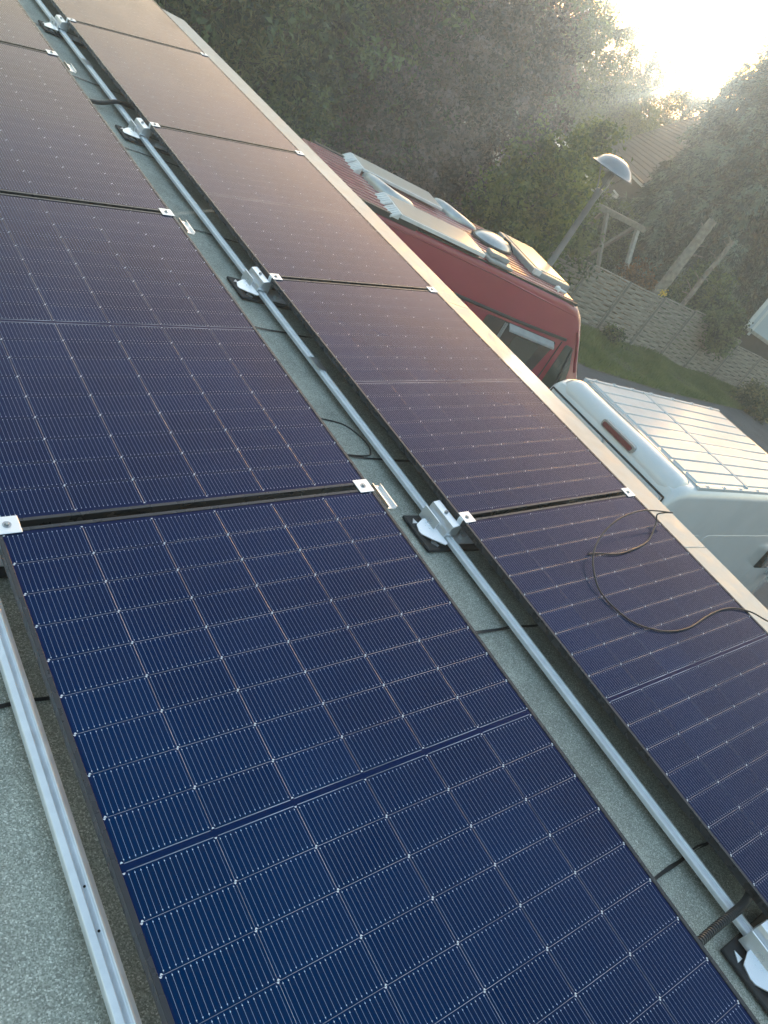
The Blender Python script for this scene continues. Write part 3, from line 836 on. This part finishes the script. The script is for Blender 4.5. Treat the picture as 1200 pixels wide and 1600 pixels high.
hump('vent_cover', [(1.93, 1.95), (2.0, 1.75), (2.15, 1.55), (2.38, 1.5), (2.6, 1.5)], M['silver'], .13, .16)
dm = MB(); cx, cy, _ = rv(2.72, 1.12)
Md = Matrix.Translation((cx, cy, ZR)) @ Matrix.Rotation(rad(20), 4, 'Z') @ Matrix.Diagonal((1.25, .82, 1, 1))
dm.rot([(.36, .0), (.36, .04), (.34, .055), (.325, .05)], 32, Md)
dmo = dm.build('dome_vent', M['plast'], rvo, smooth=40)
dg = MB(); dg.rot([(.33, .045), (.3, .09), (.22, .13), (.1, .15), (0, .155)], 32, Md); dg.build('dome_lid', M['silver'], dmo, smooth=60)
hn = MB(); hn.tube([Vector((cx + .18, cy + .02, ZR + .16)), Vector((cx + .33, cy + .04, ZR + .13)), Vector((cx + .43, cy, ZR + .03))], .018, 8); hn.build('handle', M['plast'], dmo)
vb = MB(); cx, cy, _ = rv(2.30, .22)
vb.box(cx - .22, cx + .24, cy - .15, cy + .13, ZR, ZR + .05).box(cx - .17, cx + .18, cy - .05, cy + .13, ZR + .05, ZR + .12)
vb.build('vent_box', M['grey'], rvo, bevel=.025, seg=3)
hx0, hy0, _ = rv(3.2, .45); hx1, hy1, _ = rv(3.98, 1.78)
ht = MB(); ht.box(hx0, hx1, hy0, hy1, ZR, ZR + .1); hto = ht.build('rooflight', M['grey'], rvo, bevel=.03, seg=3)
hp = MB(); hp.box(hx0 + .09, hx1 - .07, hy0 + .1, hy1 - .08, ZR + .098, ZR + .112); hp.build('rooflight_pane', M['pale'], hto, bevel=.01)
hc = MB(); hc.box(hx0 - .01, hx0 + .12, hy0 - .012, hy0 + .05, ZR + .03, ZR + .115); hc.build('catch', M['pvc'], hto, bevel=.01)
hk = MB(); cx, cy, _ = rv(3.62, .28); hk.rot([(0, .0), (.05, 0), (.045, .05), (.02, .07), (0, .07)], 14, Matrix.Translation((cx, cy, ZR))); hk.tube([(cx, cy, ZR + .03), (cx + .16, cy - .03, ZR + .03)], .022, 8)
hk.build('cable_gland', M['pvc'], rvo, smooth=40)

# ------------------------------------------------------------------ street lamp
lp = empty('street_lamp', (13.61, 10.18, 0))
tag(lp, 'leaning-looking grey street lamp with a shallow dome canopy behind the red van', 'street lamp')
p = MB(); p.rot([(.1, 0), (.1, .9), (.075, 1.0), (.058, 3.72), (.07, 3.74), (.07, 3.9), (0, 3.92)], 16); p.build('pole', M['pole'], lp, smooth=40)
a = MB()
for k in range(3):
    an = rad(100 + k * 120)
    a.tube([(.05 * math.cos(an), .05 * math.sin(an), 3.84), (.16 * math.cos(an), .16 * math.sin(an), 4.05), (.3 * math.cos(an), .3 * math.sin(an), 4.28)], .014, 8)
a.rot([(.02, 3.9), (.03, 4.0), (.085, 4.04), (.085, 4.22), (.05, 4.26), (0, 4.27)], 14)
a.build('lamp_bracket', M['pole'], lp, smooth=50)
dprof = [(.45, 4.265), (.455, 4.285), (.42, 4.30), (.39, 4.34), (.33, 4.42), (.23, 4.485), (.12, 4.515), (0, 4.525)]
d_ = MB(); d_.rot(dprof + [(0, 4.51), (.12, 4.5), (.23, 4.47), (.32, 4.41), (.38, 4.33), (.41, 4.29), (.45, 4.265)], 40); d_.build('lamp_canopy', M['dome'], lp, smooth=50)

# ------------------------------------------------------------------ fence
FP = [(18.6, 14.25), (20.3, 13.9), (22.04, 13.6), (23.83, 13.34), (25.58, 13.13), (27.0, 12.85), (28.7, 12.6), (30.4, 12.3), (32.1, 12.0), (33.8, 11.7), (35.5, 11.4), (37.2, 11.1)]
FT = [1.72, 1.74, 1.74, 1.8, 1.86, 1.62, 1.42, 1.4, 1.36, 1.34, 1.32, 1.3]
fe = empty('fence', (FP[2][0], FP[2][1], 0))
tag(fe, 'weathered grey lap panel fence between posts along the grass verge', 'fence')
off = Vector((-FP[2][0], -FP[2][1], 0))
for i, (x, y) in enumerate(FP):
    b = MB(); b.box(x - .05, x + .05, y - .05, y + .05, 0, FT[max(0, i - 1)] + .03)
    o = b.build('fence_post', M['post'], fe, bevel=.008); o.location = off
for i in range(len(FP) - 1):
    a = Vector((*FP[i], 0)); c = Vector((*FP[i + 1], 0)); t = (c - a).normalized(); nrm = Vector((t.y, -t.x, 0)); L = (c - a).length
    Mx = Matrix(((t.x, nrm.x, 0, a.x), (t.y, nrm.y, 0, a.y), (0, 0, 1, 0), (0, 0, 0, 1)))
    b = MB(); top = FT[i]; ns = int(round((top - .18) / .088))
    b.box(.05, L - .05, -.02, .02, .0, .14, M=Mx)
    for k in range(ns):
        z0 = .15 + (top - .18) * k / ns; z1 = z0 + (top - .18) / ns - .014
        m_ = 20; vs = []; j1, j2 = RNG.normal() * .005, RNG.normal() * .005; am = .042 + RNG.normal() * .006
        for q in range(m_ + 1):       # slat woven in front of and behind the upright battens
            xx = .055 + (L - .11) * q / m_; yw = .012 + am * math.sin(q / m_ * 4 * math.pi + k * math.pi) + RNG.normal() * .002
            vs += [(xx, yw + .006, z0 + j1 * q / m_), (xx, yw - .003, z1 + j2 * (1 - q / m_))]
        V = [Mx @ Vector(v) for v in vs] + [Mx @ (Vector(v) - Vector((0, .008, 0))) for v in vs]
        nv = len(vs); F = []
        for q in range(m_):
            j = 2 * q
            F += [(j, j + 2, j + 3, j + 1), (nv + j, nv + j + 1, nv + j + 3, nv + j + 2), (j, nv + j, nv + j + 2, j + 2), (j + 1, j + 3, nv + j + 3, nv + j + 1)]
        b.add(V, F)
    for xx in (.07, L - .07): b.box(xx - .02, xx + .02, -.03, .05, .12, top - .02, M=Mx)
    for xx in (.25, .5, .75): b.box(L * xx - .015, L * xx + .015, .004, .018, .12, top - .02, M=Mx)
    b.box(.05, L - .05, -.025, .04, top - .012, top + .02, M=Mx)
    o = b.build('fence_panel', M['fence'], fe, recalc=False); o.location = off

# ------------------------------------------------------------------ swing frame behind the fence
sw = empty('swing_frame', (27.1, 17.0, 0))
tag(sw, 'timber swing frame with leaning legs behind the fence and under the trees', 'swing frame')
so_ = Vector((-27.1, -17.0, 0))
def beam(name, a, b_, wd, m, parent, o_):
    a, b_ = Vector(a), Vector(b_); q = MB()
    t = (b_ - a); L = t.length; t.normalize(); u = t.cross(Vector((0, 0, 1)))
    u = u.normalized() if u.length > 1e-3 else Vector((1, 0, 0)); v = u.cross(t)
    Mx = Matrix(((t.x, u.x, v.x, a.x), (t.y, u.y, v.y, a.y), (t.z, u.z, v.z, a.z), (0, 0, 0, 1)))
    q.box(0, L, -wd / 2, wd / 2, -wd / 2, wd / 2, M=Mx)
    o = q.build(name, m, parent, bevel=.01, seg=1); o.location = o_; return o
beam('top_beam', (24.3, 18.95, 2.52), (27.72, 18.0, 2.66), .2, M['timber'], sw, so_)
beam('leg', (27.5, 18.1, 2.57), (27.05, 16.6, .02), .15, M['timber2'], sw, so_)
beam('leg', (27.5, 18.25, 2.57), (27.9, 19.9, .02), .13, M['timber'], sw, so_)
beam('leg', (25.8, 18.45, 2.5), (25.65, 16.7, .02), .13, M['timber'], sw, so_)
beam('leg', (25.8, 18.6, 2.5), (26.9, 20.1, .02), .13, M['timber'], sw, so_)

# ------------------------------------------------------------------ house
A0 = Vector((45.64, 35.79, 3.68)); E0 = Vector((33.79, 23.22, 3.68))
ed = (E0 - A0).normalized(); ud = Vector((-ed.y, ed.x, 0)) 
if ud.x < 0: ud = -ud
hs = empty('house', (A0.x + ed.x * 7, A0.y + ed.y * 7, 0))
tag(hs, 'house with steep dark tiled roof half hidden by the conifer', 'house')
ho = Vector((-hs.location.x, -hs.location.y, 0))
LH = 17; DW = 4.0; RISE = 4.4
def HP(s, t, z): return A0 + ed * s + ud * t + Vector((0, 0, z))
tl = MB(); nrow = 22
for side in (0, 1):
    for k in range(nrow):
        q0, q1 = k / nrow, (k + 1) / nrow + .012
        t0, t1 = DW * q0, DW * q1
        if side: t0, t1 = 2 * DW - t0, 2 * DW - t1
        z0, z1 = RISE * q0 + .07, RISE * q1 + .0
        ntile = 75
        for c_ in range(ntile):
            s0, s1 = LH * c_ / ntile, LH * (c_ + 1) / ntile
            jz = RNG.normal() * .008
            if side and c_ % 5: continue
            if side: s1 = s0 + LH / ntile * 5
            tl.add([HP(s0 + .001, t0, z0 + jz), HP(s1 - .001, t0, z0 + jz), HP(s1 - .001, t1, z1 + jz), HP(s0 + .001, t1, z1 + jz), HP(s0 + .001, t0, z0 - .05), HP(s1 - .001, t0, z0 - .05)], [(0, 1, 2, 3), (4, 5, 1, 0)])
o = tl.build('roof', M['tile'], hs, recalc=False); o.location = ho
rg = MB()
rg.tube([HP(-.05, DW, RISE + .03), HP(LH, DW, RISE + .03)], .12, 8); o = rg.build('ridge', M['tile'], hs, smooth=50); o.location = ho
wl = MB()
pr = [(.45, -3.68), (2 * DW - .45, -3.68), (2 * DW - .45, -.02), (DW, RISE - .32), (.45, -.02)]
vs = [HP(.3, t, z) for t, z in pr] + [HP(LH - .3, t, z) for t, z in pr]
wl.add(vs, [(0, 1, 2, 3, 4), (9, 8, 7, 6, 5)] + [(i, i + 5, (i + 1) % 5 + 5, (i + 1) % 5) for i in range(5)])
o = wl.build('wall', M['brick'], hs); o.location = ho
fa = MB()
Mx = Matrix(((ed.x, ud.x, 0, A0.x), (ed.y, ud.y, 0, A0.y), (0, 0, 1, A0.z), (0, 0, 0, 1)))
fa.box(0, LH, -.03, .0, -.2, .0, M=Mx); fa.box(0, LH, .0, .44, -.2, -.17, M=Mx)
o = fa.build('fascia', M['trim'], hs); o.location = ho
gu = MB(); gu.tube([HP(0, -.09, -.01), HP(LH, -.09, -.01)], .055, 8); o = gu.build('gutter', M['plast'], hs, smooth=60); o.location = ho
vg = MB()
for a_, b_ in (((0, -.02), (DW, RISE)), ((2 * DW + .02, 0), (DW, RISE))):
    t0, z0 = a_; t1, z1 = b_
    if abs(z0) > .01: z0 = -.02
    vg.tube([HP(-.04, t0, z0 - .05), HP(-.04, t1, z1 - .05)], .07, 6)
o = vg.build('verge', M['timber'], hs); o.location = ho
for s0, z0, w_, h_ in ((2.2, -2.6, 1.6, 1.3), (5.2, -2.6, 1.6, 1.3), (9, -2.6, 2.0, 1.3)):
    f = MB(); f.box(s0, s0 + w_, .40, .447, z0, z0 + h_, M=Mx); fo = f.build('window', M['trim'], hs); fo.location = ho
    g = MB()
    for q in (0, 1): g.box(s0 + .07 + q * w_ / 2, s0 + w_ / 2 - .05 + q * w_ / 2, .385, .405, z0 + .08, z0 + h_ - .08, M=Mx)
    g.build('pane', M['glass'], fo)

# ------------------------------------------------------------------ white-edged outbuilding on the right
ob = empty('outbuilding', (31.06, 13.85, 0), (0, 0, math.atan2(-.89, .45) + rad(90)))
tag(ob, 'pale blue clad outbuilding with white corner trim beyond the fence at the right edge', 'outbuilding')
q = MB(); q.box(0, 1.3, -1.85, 0, 1.84, 4.3); q.build('wall', M['panelb'], ob)
q = MB(); q.box(.02, 1.28, -1.83, -.02, 0, 1.838); q.build('plinth', M['brick'], ob)
q = MB(); q.box(-.05, .12, -.10, .05, 1.78, 4.3); q.build('corner_trim', M['trim'], ob, bevel=.01)
q = MB(); q.box(-.035, -.003, -.32, -.22, 1.66, 4.2); q.build('corner_trim', M['trim'], ob, bevel=.01)
q = MB(); q.box(-.09, -.004, -1.85, -.101, 1.78, 1.9); q.build('sill', M['timber2'], ob)
q = MB(); q.extrude([(-2.0, 4.3), (.2, 4.3), (.2, 4.38), (-.9, 4.8), (-2.0, 4.38)], 'x', -.2, 1.5); q.build('roof', M['trim'], ob)

# ------------------------------------------------------------------ trees
def add_leaves(name, V, m, parent, tone=None):
    """V: (N,4,3) quads"""
    N = len(V); me = bpy.data.meshes.new(name)
    me.vertices.add(N * 4); me.vertices.foreach_set('co', V.reshape(-1).astype(np.float32))
    me.loops.add(N * 4); me.loops.foreach_set('vertex_index', np.arange(N * 4, dtype=np.int32))
    me.polygons.add(N); me.polygons.foreach_set('loop_start', np.arange(0, N * 4, 4, dtype=np.int32))
    me.polygons.foreach_set('loop_total', np.full(N, 4, dtype=np.int32))
    me.materials.append(m); me.update(calc_edges=True)
    if tone is not None:
        me.attributes.new('tone', 'FLOAT', 'FACE').data.foreach_set('value', tone.astype(np.float32))
    return link(bpy.data.objects.new(name, me), parent)

def leaf_quads(rng, C, out, n, spread, ll, lw, droop=.3, flat=0.0):
    """n leaves around each cluster centre C (K,3); out (K,3) outward directions"""
    K = len(C); c = np.repeat(C, n, 0); o = np.repeat(out, n, 0)
    sp = spread * rng.uniform(.6, 1.35, (K, 1)); sp = np.repeat(sp, n, 0)
    p = c + rng.normal(0, 1, (K * n, 3)) * sp * np.array([1, 1, .75])
    d = rng.normal(0, 1, (K * n, 3)) + o * .6 + np.array([0, 0, -droop]); d /= np.linalg.norm(d, axis=1, keepdims=True)
    nr = rng.normal(0, 1, (K * n, 3)) + np.array([0, 0, .8 + flat]) + o * .3
    s = np.cross(d, nr); s /= np.linalg.norm(s, axis=1, keepdims=True) + 1e-9
    L = ll * rng.uniform(.65, 1.3, (K * n, 1)); W = lw * rng.uniform(.7, 1.25, (K * n, 1))
    up = np.cross(s, d) * W * .3
    return np.stack([p, p + d * L * .5 + s * W * .5 + up, p + d * L, p + d * L * .5 - s * W * .5 + up], 1)

def tree(name, x, y, h, r, label, cat, lm, bm_=None, base=.12, lobes=14, clusters=420, per=60, ll=.12, lw=.075, spread=.2, seed=1, group=None, top=1.0, droop=.3, trunk_r=None, shell=.55, zs=1.0):
    rng = np.random.default_rng(seed)
    root = empty(name, (x, y, 0)); tag(root, label, cat, group)
    zc = h * (base + 1) / 2; rz = h * (1 - base) / 2
    LB = []
    for i in range(lobes):
        g = i * 2.39996 + rng.uniform(-.4, .4); q = (i + .5) / lobes; zz = 1 - 2 * q
        rr = math.sqrt(max(0, 1 - zz * zz)); k = rng.uniform(.5, .72)
        pos = np.array([math.cos(g) * rr * r * k, math.sin(g) * rr * r * k, zc + zz * rz * .74])
        taper = 1 - (.35 * top) * max(0, zz)
        pos[:2] *= taper
        s = rng.uniform(.36, .56) * taper
        LB.append((pos, np.array([r * s, r * s, min(rz, r * 1.3) * s * .9])))
    LB.append((np.array([0, 0, zc]), np.array([r * .55, r * .55, rz * .72])))
    wts = np.array([np.prod(b[1]) ** .67 for b in LB]); wts /= wts.sum()
    idx = rng.choice(len(LB), clusters, p=wts)
    dirs = rng.normal(0, 1, (clusters, 3)); dirs /= np.linalg.norm(dirs, axis=1, keepdims=True)
    rad_ = (shell + (1 - shell) * rng.uniform(0, 1, (clusters, 1)) ** .5) * rng.uniform(.9, 1.14, (clusters, 1))
    cen = np.array([LB[i][0] for i in idx]) + dirs * np.array([LB[i][1] for i in idx]) * rad_
    keep = cen[:, 2] > h * base * .55; cen, dirs = cen[keep], dirs[keep]
    V = leaf_quads(rng, cen, dirs, per, spread, ll, lw, droop)
    # loose sprigs that break the outline
    ns = max(20, clusters // 7); ii = rng.choice(len(cen), ns)
    V2 = leaf_quads(rng, cen[ii] + dirs[ii] * r * rng.uniform(.05, .2, (ns, 1)), dirs[ii], max(8, per // 3), spread * .55, ll, lw, droop)
    t1 = np.repeat(rng.normal(0, .55, len(cen)), per); t2 = np.repeat(rng.normal(.35, .5, ns), max(8, per // 3))
    tn = np.concatenate([t1, t2]) + rng.normal(0, .22, len(t1) + len(t2))
    add_leaves('crown', np.concatenate([V, V2]), lm, root, tn)
    tb = MB(); tr = trunk_r or h * .018
    wob = [(rng.normal() * .02 * h * q, rng.normal() * .02 * h * q, h * .86 * q) for q in np.linspace(0, 1, 8)]; wob[0] = (0, 0, 0)
    tp = spline(wob, 3); tb.tube(tp, [tr * (1.25 - q) + .02 for q in np.linspace(0, 1, len(tp))], 8)
    for i in range(len(LB)):
        c_ = LB[i][0]; z0 = max(h * .1, c_[2] - np.hypot(c_[0], c_[1]) * .8 - .3); k = min(len(tp) - 1, int(len(tp) * z0 / (h * .86)))
        a_ = Vector(tp[k]); e_ = Vector(c_); m_ = (a_ + e_) / 2 + Vector((0, 0, -.12 * (e_ - a_).length)); r0 = tr * .45
        tb.tube(spline([a_, m_, e_], 4), [r0 * (1 - .75 * q) + .008 for q in np.linspace(0, 1, 9)], 6)
        for j in range(5):
            jj = rng.integers(len(cen)); e2 = Vector(cen[jj])
            if (e2 - e_).length < r * .9:
                tb.tube([e_, (e_ + e2) / 2 + Vector(rng.normal(0, .05, 3)), e2], [r0 * .3 + .006, r0 * .2 + .005, .004], 5)
    tb.build('trunk', bm_ or M['bark'], root, smooth=60)
    return root

def pol(az, D): return (math.sin(rad(az)) * D, math.cos(rad(az)) * D)

LM = dict(
    dark=leaf_mat('dark green leaves', (.014, .036, .02), (.13, .19, .085), .35),
    mid=leaf_mat('mid green leaves', (.024, .055, .022), (.15, .21, .075), .4),
    bright=leaf_mat('bright green leaves', (.06, .11, .03), (.2, .25, .07), .5),
    purple=leaf_mat('dull purple leaves', (.042, .032, .04), (.22, .165, .175), .3),
    olive=leaf_mat('pale olive leaves', (.06, .085, .045), (.22, .23, .12), .4),
    conifer=leaf_mat('grey green needles', (.024, .046, .04), (.19, .26, .215), .25, scale=.9),
    rust=leaf_mat('rusty leaves', (.1, .05, .025), (.24, .12, .05), .4),
    grass=leaf_mat('grass blades', (.075, .13, .035), (.18, .23, .085), .35, scale=.7),
)
G = 'trees behind the vans and fence'
tr_specs = [
    # name, az, D, h, r, label, mat, kwargs
    ('broadleaf_tree', 21, 20, 6.2, 3.6, 'dark green tree rising past the far roof corner at the top left', 'dark', dict(clusters=520, per=52, lobes=20, ll=.2, lw=.085, spread=.17, shell=.7, seed=21, base=.04)),
    ('broadleaf_tree', 27.5, 21, 6.6, 3.6, 'dark tree just right of the far roof corner, with thin bare stems low down', 'dark', dict(clusters=520, per=52, lobes=20, ll=.2, lw=.085, spread=.17, shell=.7, seed=22, base=.05)),
    ('broadleaf_tree', 35.5, 24.5, 8.0, 3.9, 'tall mid green tree between the dark trees and the purple plum', 'mid', dict(clusters=560, per=54, ll=.19, lw=.095, spread=.18, shell=.7, lobes=20, seed=23, base=.05)),
    ('broadleaf_tree', 31, 26, 7.0, 4.0, 'shaded green tree set behind the gap of the two dark trees', 'dark', dict(clusters=460, per=50, lobes=18, ll=.2, lw=.085, spread=.17, shell=.7, seed=24, base=.05)),
    ('broadleaf_tree', 40.5, 40, 11.4, 4.6, 'hazy tall green tree behind the purple plum, left of the open sky', 'mid', dict(clusters=560, per=55, seed=25, ll=.17, lw=.11, spread=.22)),
    ('broadleaf_tree', 45.2, 44, 10.6, 4.0, 'hazy rounded tree whose crown meets the left edge of the bright sky', 'mid', dict(clusters=460, per=52, seed=26, ll=.17, lw=.11, spread=.22)),
    ('broadleaf_tree', 48.6, 66, 11.4, 4.4, 'hazy backlit tree in the middle of the sky line', 'mid', dict(clusters=420, per=50, seed=27, ll=.18, lw=.12, spread=.24)),
    ('broadleaf_tree', 51.6, 72, 11.6, 3.9, 'thin hazy tree standing highest in front of the glow left of the conifer', 'olive', dict(clusters=300, per=42, seed=28, ll=.18, lw=.12, spread=.24)),
    ('broadleaf_tree', 55, 76, 11.4, 5, 'distant hazy tree showing just left of the conifer top', 'mid', dict(clusters=380, per=50, seed=29, ll=.2, lw=.13, spread=.26)),
    ('sycamore_tree', 51.4, 68, 8.6, 4.6, 'bright yellow green tree directly above the house roof', 'bright', dict(clusters=420, per=52, seed=30, ll=.17, lw=.12, spread=.26)),
    ('broadleaf_tree', 62.5, 56, 13, 6, 'hazy green tree behind the conifer at the right edge', 'mid', dict(clusters=420, per=50, seed=31, ll=.2, lw=.13, spread=.26)),
    ('broadleaf_tree', 69, 52, 11, 5, 'hazy green tree beyond the outbuilding at the right edge', 'mid', dict(clusters=320, per=50, seed=32, ll=.2, lw=.13, spread=.26)),
]
for nm, az, D, h, r, lab, lm, kw in tr_specs:
    x, y = pol(az, D); tree(nm, x, y, h, r, lab, 'tree', LM[lm], group=G, **kw)
x, y = pol(42.8, 22.8)
tree('plum_tree', x, y, 6.7, 2.75, 'purple leaved plum tree with broad dusky crown behind the red van', 'tree', LM['purple'], base=.03, lobes=18, clusters=780, per=60, ll=.125, lw=.07, spread=.145, shell=.75, seed=40, group=G)
x, y = pol(39.5, 24.5)
tree('plum_tree', x, y, 5.6, 2.2, 'lower dusky purple tree tucked left of the big plum, above the van rooflights', 'tree', LM['purple'], base=.02, lobes=14, clusters=520, per=54, ll=.125, lw=.07, spread=.145, shell=.75, seed=41, group=G)
S = 'shrubs around the yard'
sh = [
    ('shrub', 31.2, 18.2, 4.0, 1.25, 'pale olive willowy shrub sprawling in front of the dark trees', 'olive', dict(clusters=110, per=26, ll=.16, lw=.035, spread=.16, seed=50, shell=.7)),
    ('shrub', 26.4, 17.5, 4.6, 1.0, 'small pale leaved sapling by the far roof corner', 'olive', dict(clusters=70, per=22, ll=.15, lw=.035, spread=.16, seed=51, shell=.7)),
    ('shrub', 33.4, 18.5, 2.6, 1.1, 'fresh green bush low down behind the rear of the red van', 'mid', dict(clusters=150, per=40, seed=52, base=.02)),
    ('shrub', 49.3, 21.3, 4.6, 1.45, 'bright green leafy shrub directly behind the lamp pole', 'bright', dict(clusters=330, per=42, ll=.12, lw=.08, seed=53, base=.03)),
    ('shrub', 52.2, 24.2, 3.3, 1.15, 'green bush between lamp pole and left end of the fence', 'mid', dict(clusters=230, per=42, seed=54, base=.03)),
    ('shrub', 51.6, 27.0, 5.4, .85, 'slender sapling with yellow green leaves behind the lamp canopy', 'bright', dict(clusters=110, per=30, seed=55, base=.3, ll=.14, lw=.1)),
    ('shrub', 58.4, 29.4, 2.1, 1.0, 'rusty orange shrub peeping over the fence by the swing leg', 'rust', dict(clusters=120, per=36, seed=56, base=.03)),
    ('ivy_bush', 64.4, 30.1, 2.6, .95, 'ivy bush hanging over the fence top', 'dark', dict(clusters=240, per=44, seed=57, base=.42, droop=.9)),
    ('ivy_bush', 63.4, 31.2, 2.7, .9, 'lighter green climber heaped behind the fence left of the outbuilding', 'mid', dict(clusters=200, per=44, seed=58, base=.15, droop=.7)),
    ('shrub', 62.6, 31.5, 3.4, 1.2, 'loose green shrub around the pale bare trunk', 'mid', dict(clusters=160, per=36, seed=59, base=.05, shell=.7)),
    ('shrub', 55.2, 36, 3.0, 1.5, 'shaded bush under the house eaves', 'dark', dict(clusters=180, per=40, seed=60, base=.03)),
    ('shrub', 69.6, 30.5, .9, .6, 'small grey green shrub on the verge at the right edge', 'olive', dict(clusters=140, per=36, seed=61, base=.02)),
    ('shrub', 59.6, 25.7, .55, .3, 'weedy tuft growing against the fence foot', 'mid', dict(clusters=40, per=22, seed=62, base=.02, spread=.08, ll=.08, lw=.05)),
]
for nm, az, D, h, r, lab, lm, kw in sh:
    x, y = pol(az, D); k = dict(lobes=9, spread=.15); k.update(kw)
    tree(nm, x, y, h, r, lab, 'shrub', LM[lm], group=S, trunk_r=.05, **k)

def conifer(x, y, h, r, label, seed, ex=.36):
    rng = np.random.default_rng(seed); root = empty('conifer_tree', (x, y, 0)); tag(root, label, 'tree', G)
    tb = MB(); tb.tube([(0, 0, 0), (.05, 0, h * .5), (0, 0, h)], [.3, .18, .02], 10)
    P, O, K = [], [], []
    nb = int(19 * h)
    for i in range(nb):
        q = (i + .5) / nb; z = h * (.05 + .94 * q); L = r * (1 - q) ** ex * rng.uniform(.62, 1.12) + .25; a = i * 2.39996 + rng.uniform(-.35, .35)
        dx = np.array([math.cos(a), math.sin(a)])
        f = lambda t: L * (.25 * t - .5 * t * t)
        tb.tube([(dx[0] * L * t, dx[1] * L * t, z + f(t)) for t in np.linspace(0, 1, 7)], [.05 * (1 - .85 * t) * (1.2 - q) + .006 for t in np.linspace(0, 1, 7)], 5)
        for _ in range(int(5 + L * 5)):      # hanging fans along the branch
            t = rng.uniform(.35, 1.04); sd = rng.normal() * .3 * L * (1.15 - t)
            c0 = np.array([dx[0] * L * t - dx[1] * sd, dx[1] * L * t + dx[0] * sd, z + f(t) - abs(sd) * .3])
            fl = rng.uniform(.35, .75)
            for u in np.linspace(0, 1, 5):
                P.append(c0 + np.array([dx[0] * .35 * u * fl, dx[1] * .35 * u * fl, -fl * u * u])); O.append((dx[0], dx[1], -.6))
    P = np.array(P); O = np.array(O)
    V = leaf_quads(rng, P, O * 1.6, 10, .085, .27, .06, droop=.9)
    add_leaves('crown', V, LM['conifer'], root, np.repeat(np.repeat(rng.normal(0, .6, len(P) // 5), 5), 10) + rng.normal(0, .2, len(V)))
    tb.build('trunk', M['bark'], root, smooth=60)
x, y = pol(61.4, 38.8); conifer(x, y, 14.2, 4.7, 'large drooping grey green conifer filling the right side above the fence', 5)
x, y = pol(69, 48); conifer(x, y, 10.5, 3.2, 'second conifer farther right, cut by the right photo edge', 6)

# bare trunks
def bare(x, y, h, r, label, seed, lean=0, twig=8):
    rng = np.random.default_rng(seed); root = empty('bare_trunk', (x, y, 0)); tag(root, label, 'trunk', 'bare trunks behind the fence')
    pts = [(lean * q + rng.normal() * .008, rng.normal() * .008, h * q) for q in np.linspace(0, 1, 12)]
    MB().tube(spline(pts, 3), [r * (1.15 - .35 * q) * rng.uniform(.94, 1.07) for q in np.linspace(0, 1, 34)], 12).build('trunk', M['bark2'], root, smooth=60)
    for i in range(twig):
        t = MB()
        q = rng.uniform(.45, .98); a = rng.uniform(0, 6.28); L = rng.uniform(.15, .5)
        p = Vector((lean * q, 0, h * q)); e = p + Vector((math.cos(a) * L, math.sin(a) * L, L * rng.uniform(-.2, .7)))
        t.tube([p, (p + e) / 2 + Vector((0, 0, .03)), e], [.03, .022, .012], 6)
        t.build('branch_stub', M['bark2'], root, smooth=60)
bare(25.16, 14.42, 4.28, .175, 'thick pale cut off trunk with stubs, leaning over the fence post', 3)
bare(26.48, 14.1, 4.1, .085, 'thinner pale bare trunk right of the thick cut trunk', 4, twig=14)
# climbing rose flowers at the fence top
fl_ = empty('flowers', (23.9, 13.55, 0)); tag(fl_, 'small yellow flower clump at the fence top below the thick trunk', 'flowers')
rng = np.random.default_rng(9); V = leaf_quads(rng, np.array([[0, 0, 1.86], [.08, .02, 1.8]]), np.array([[0, 0, 1.], [0, 0, 1.]]), 26, .05, .07, .06); add_leaves('blossom', V, M['flower'], fl_)
MB().tube([(0, .02, 0), (.02, .03, 1), (.0, 0, 1.85)], .012, 6).build('stem', M['bark'], fl_)

# grass blades
rng = np.random.default_rng(17); N = 60000
gx = rng.uniform(15.2, 40, N); gy0 = np.interp(gx, [15, 18.4, 22.2, 30.6, 40], [12.6, 10.85, 10.55, 10.65, 9.85]); gy1 = np.interp(gx, [15, 22, 30, 40], [14.6, 13.7, 12.5, 10.9])
gy = gy0 + (gy1 - gy0) * rng.uniform(0, 1, N)
P = np.stack([gx, gy, np.full(N, .008)], 1)
hh = rng.uniform(.04, .13, N) * (1 + .8 * np.sin(gx * 1.7) * np.sin(gy * 2.3)); an = rng.uniform(0, 6.28, N); wb = .012
s_ = np.stack([np.cos(an) * wb, np.sin(an) * wb, np.zeros(N)], 1); tip = np.stack([rng.normal(0, .03, N), rng.normal(0, .03, N), hh], 1)
V = np.stack([P - s_, P + s_, P + tip * .9 + s_ * .3, P + tip - s_ * .2], 1)
g = add_leaves('grass', V, LM['grass'], None); tag(g, 'short rough grass on the verge in front of the fence', 'grass', kind='stuff')

# ------------------------------------------------------------------ haze volume added to imitate lens glare and sun glow
hz = MB().box(-75, 155, -75, 155, -1, 17).build('haze', bpy.data.materials.new('added glare haze'))
hm = hz.data.materials[0]; hm.use_nodes = True; hn_ = hm.node_tree; hn_.nodes.clear()
ho_ = hn_.nodes.new('ShaderNodeOutputMaterial'); pv = hn_.nodes.new('ShaderNodeVolumePrincipled')
pv.inputs['Color'].default_value = (.83, .95, .97, 1); pv.inputs['Density'].default_value = .0052; pv.inputs['Anisotropy'].default_value = .45
hn_.links.new(pv.outputs[0], ho_.inputs['Volume'])
tag(hz, kind='stuff')
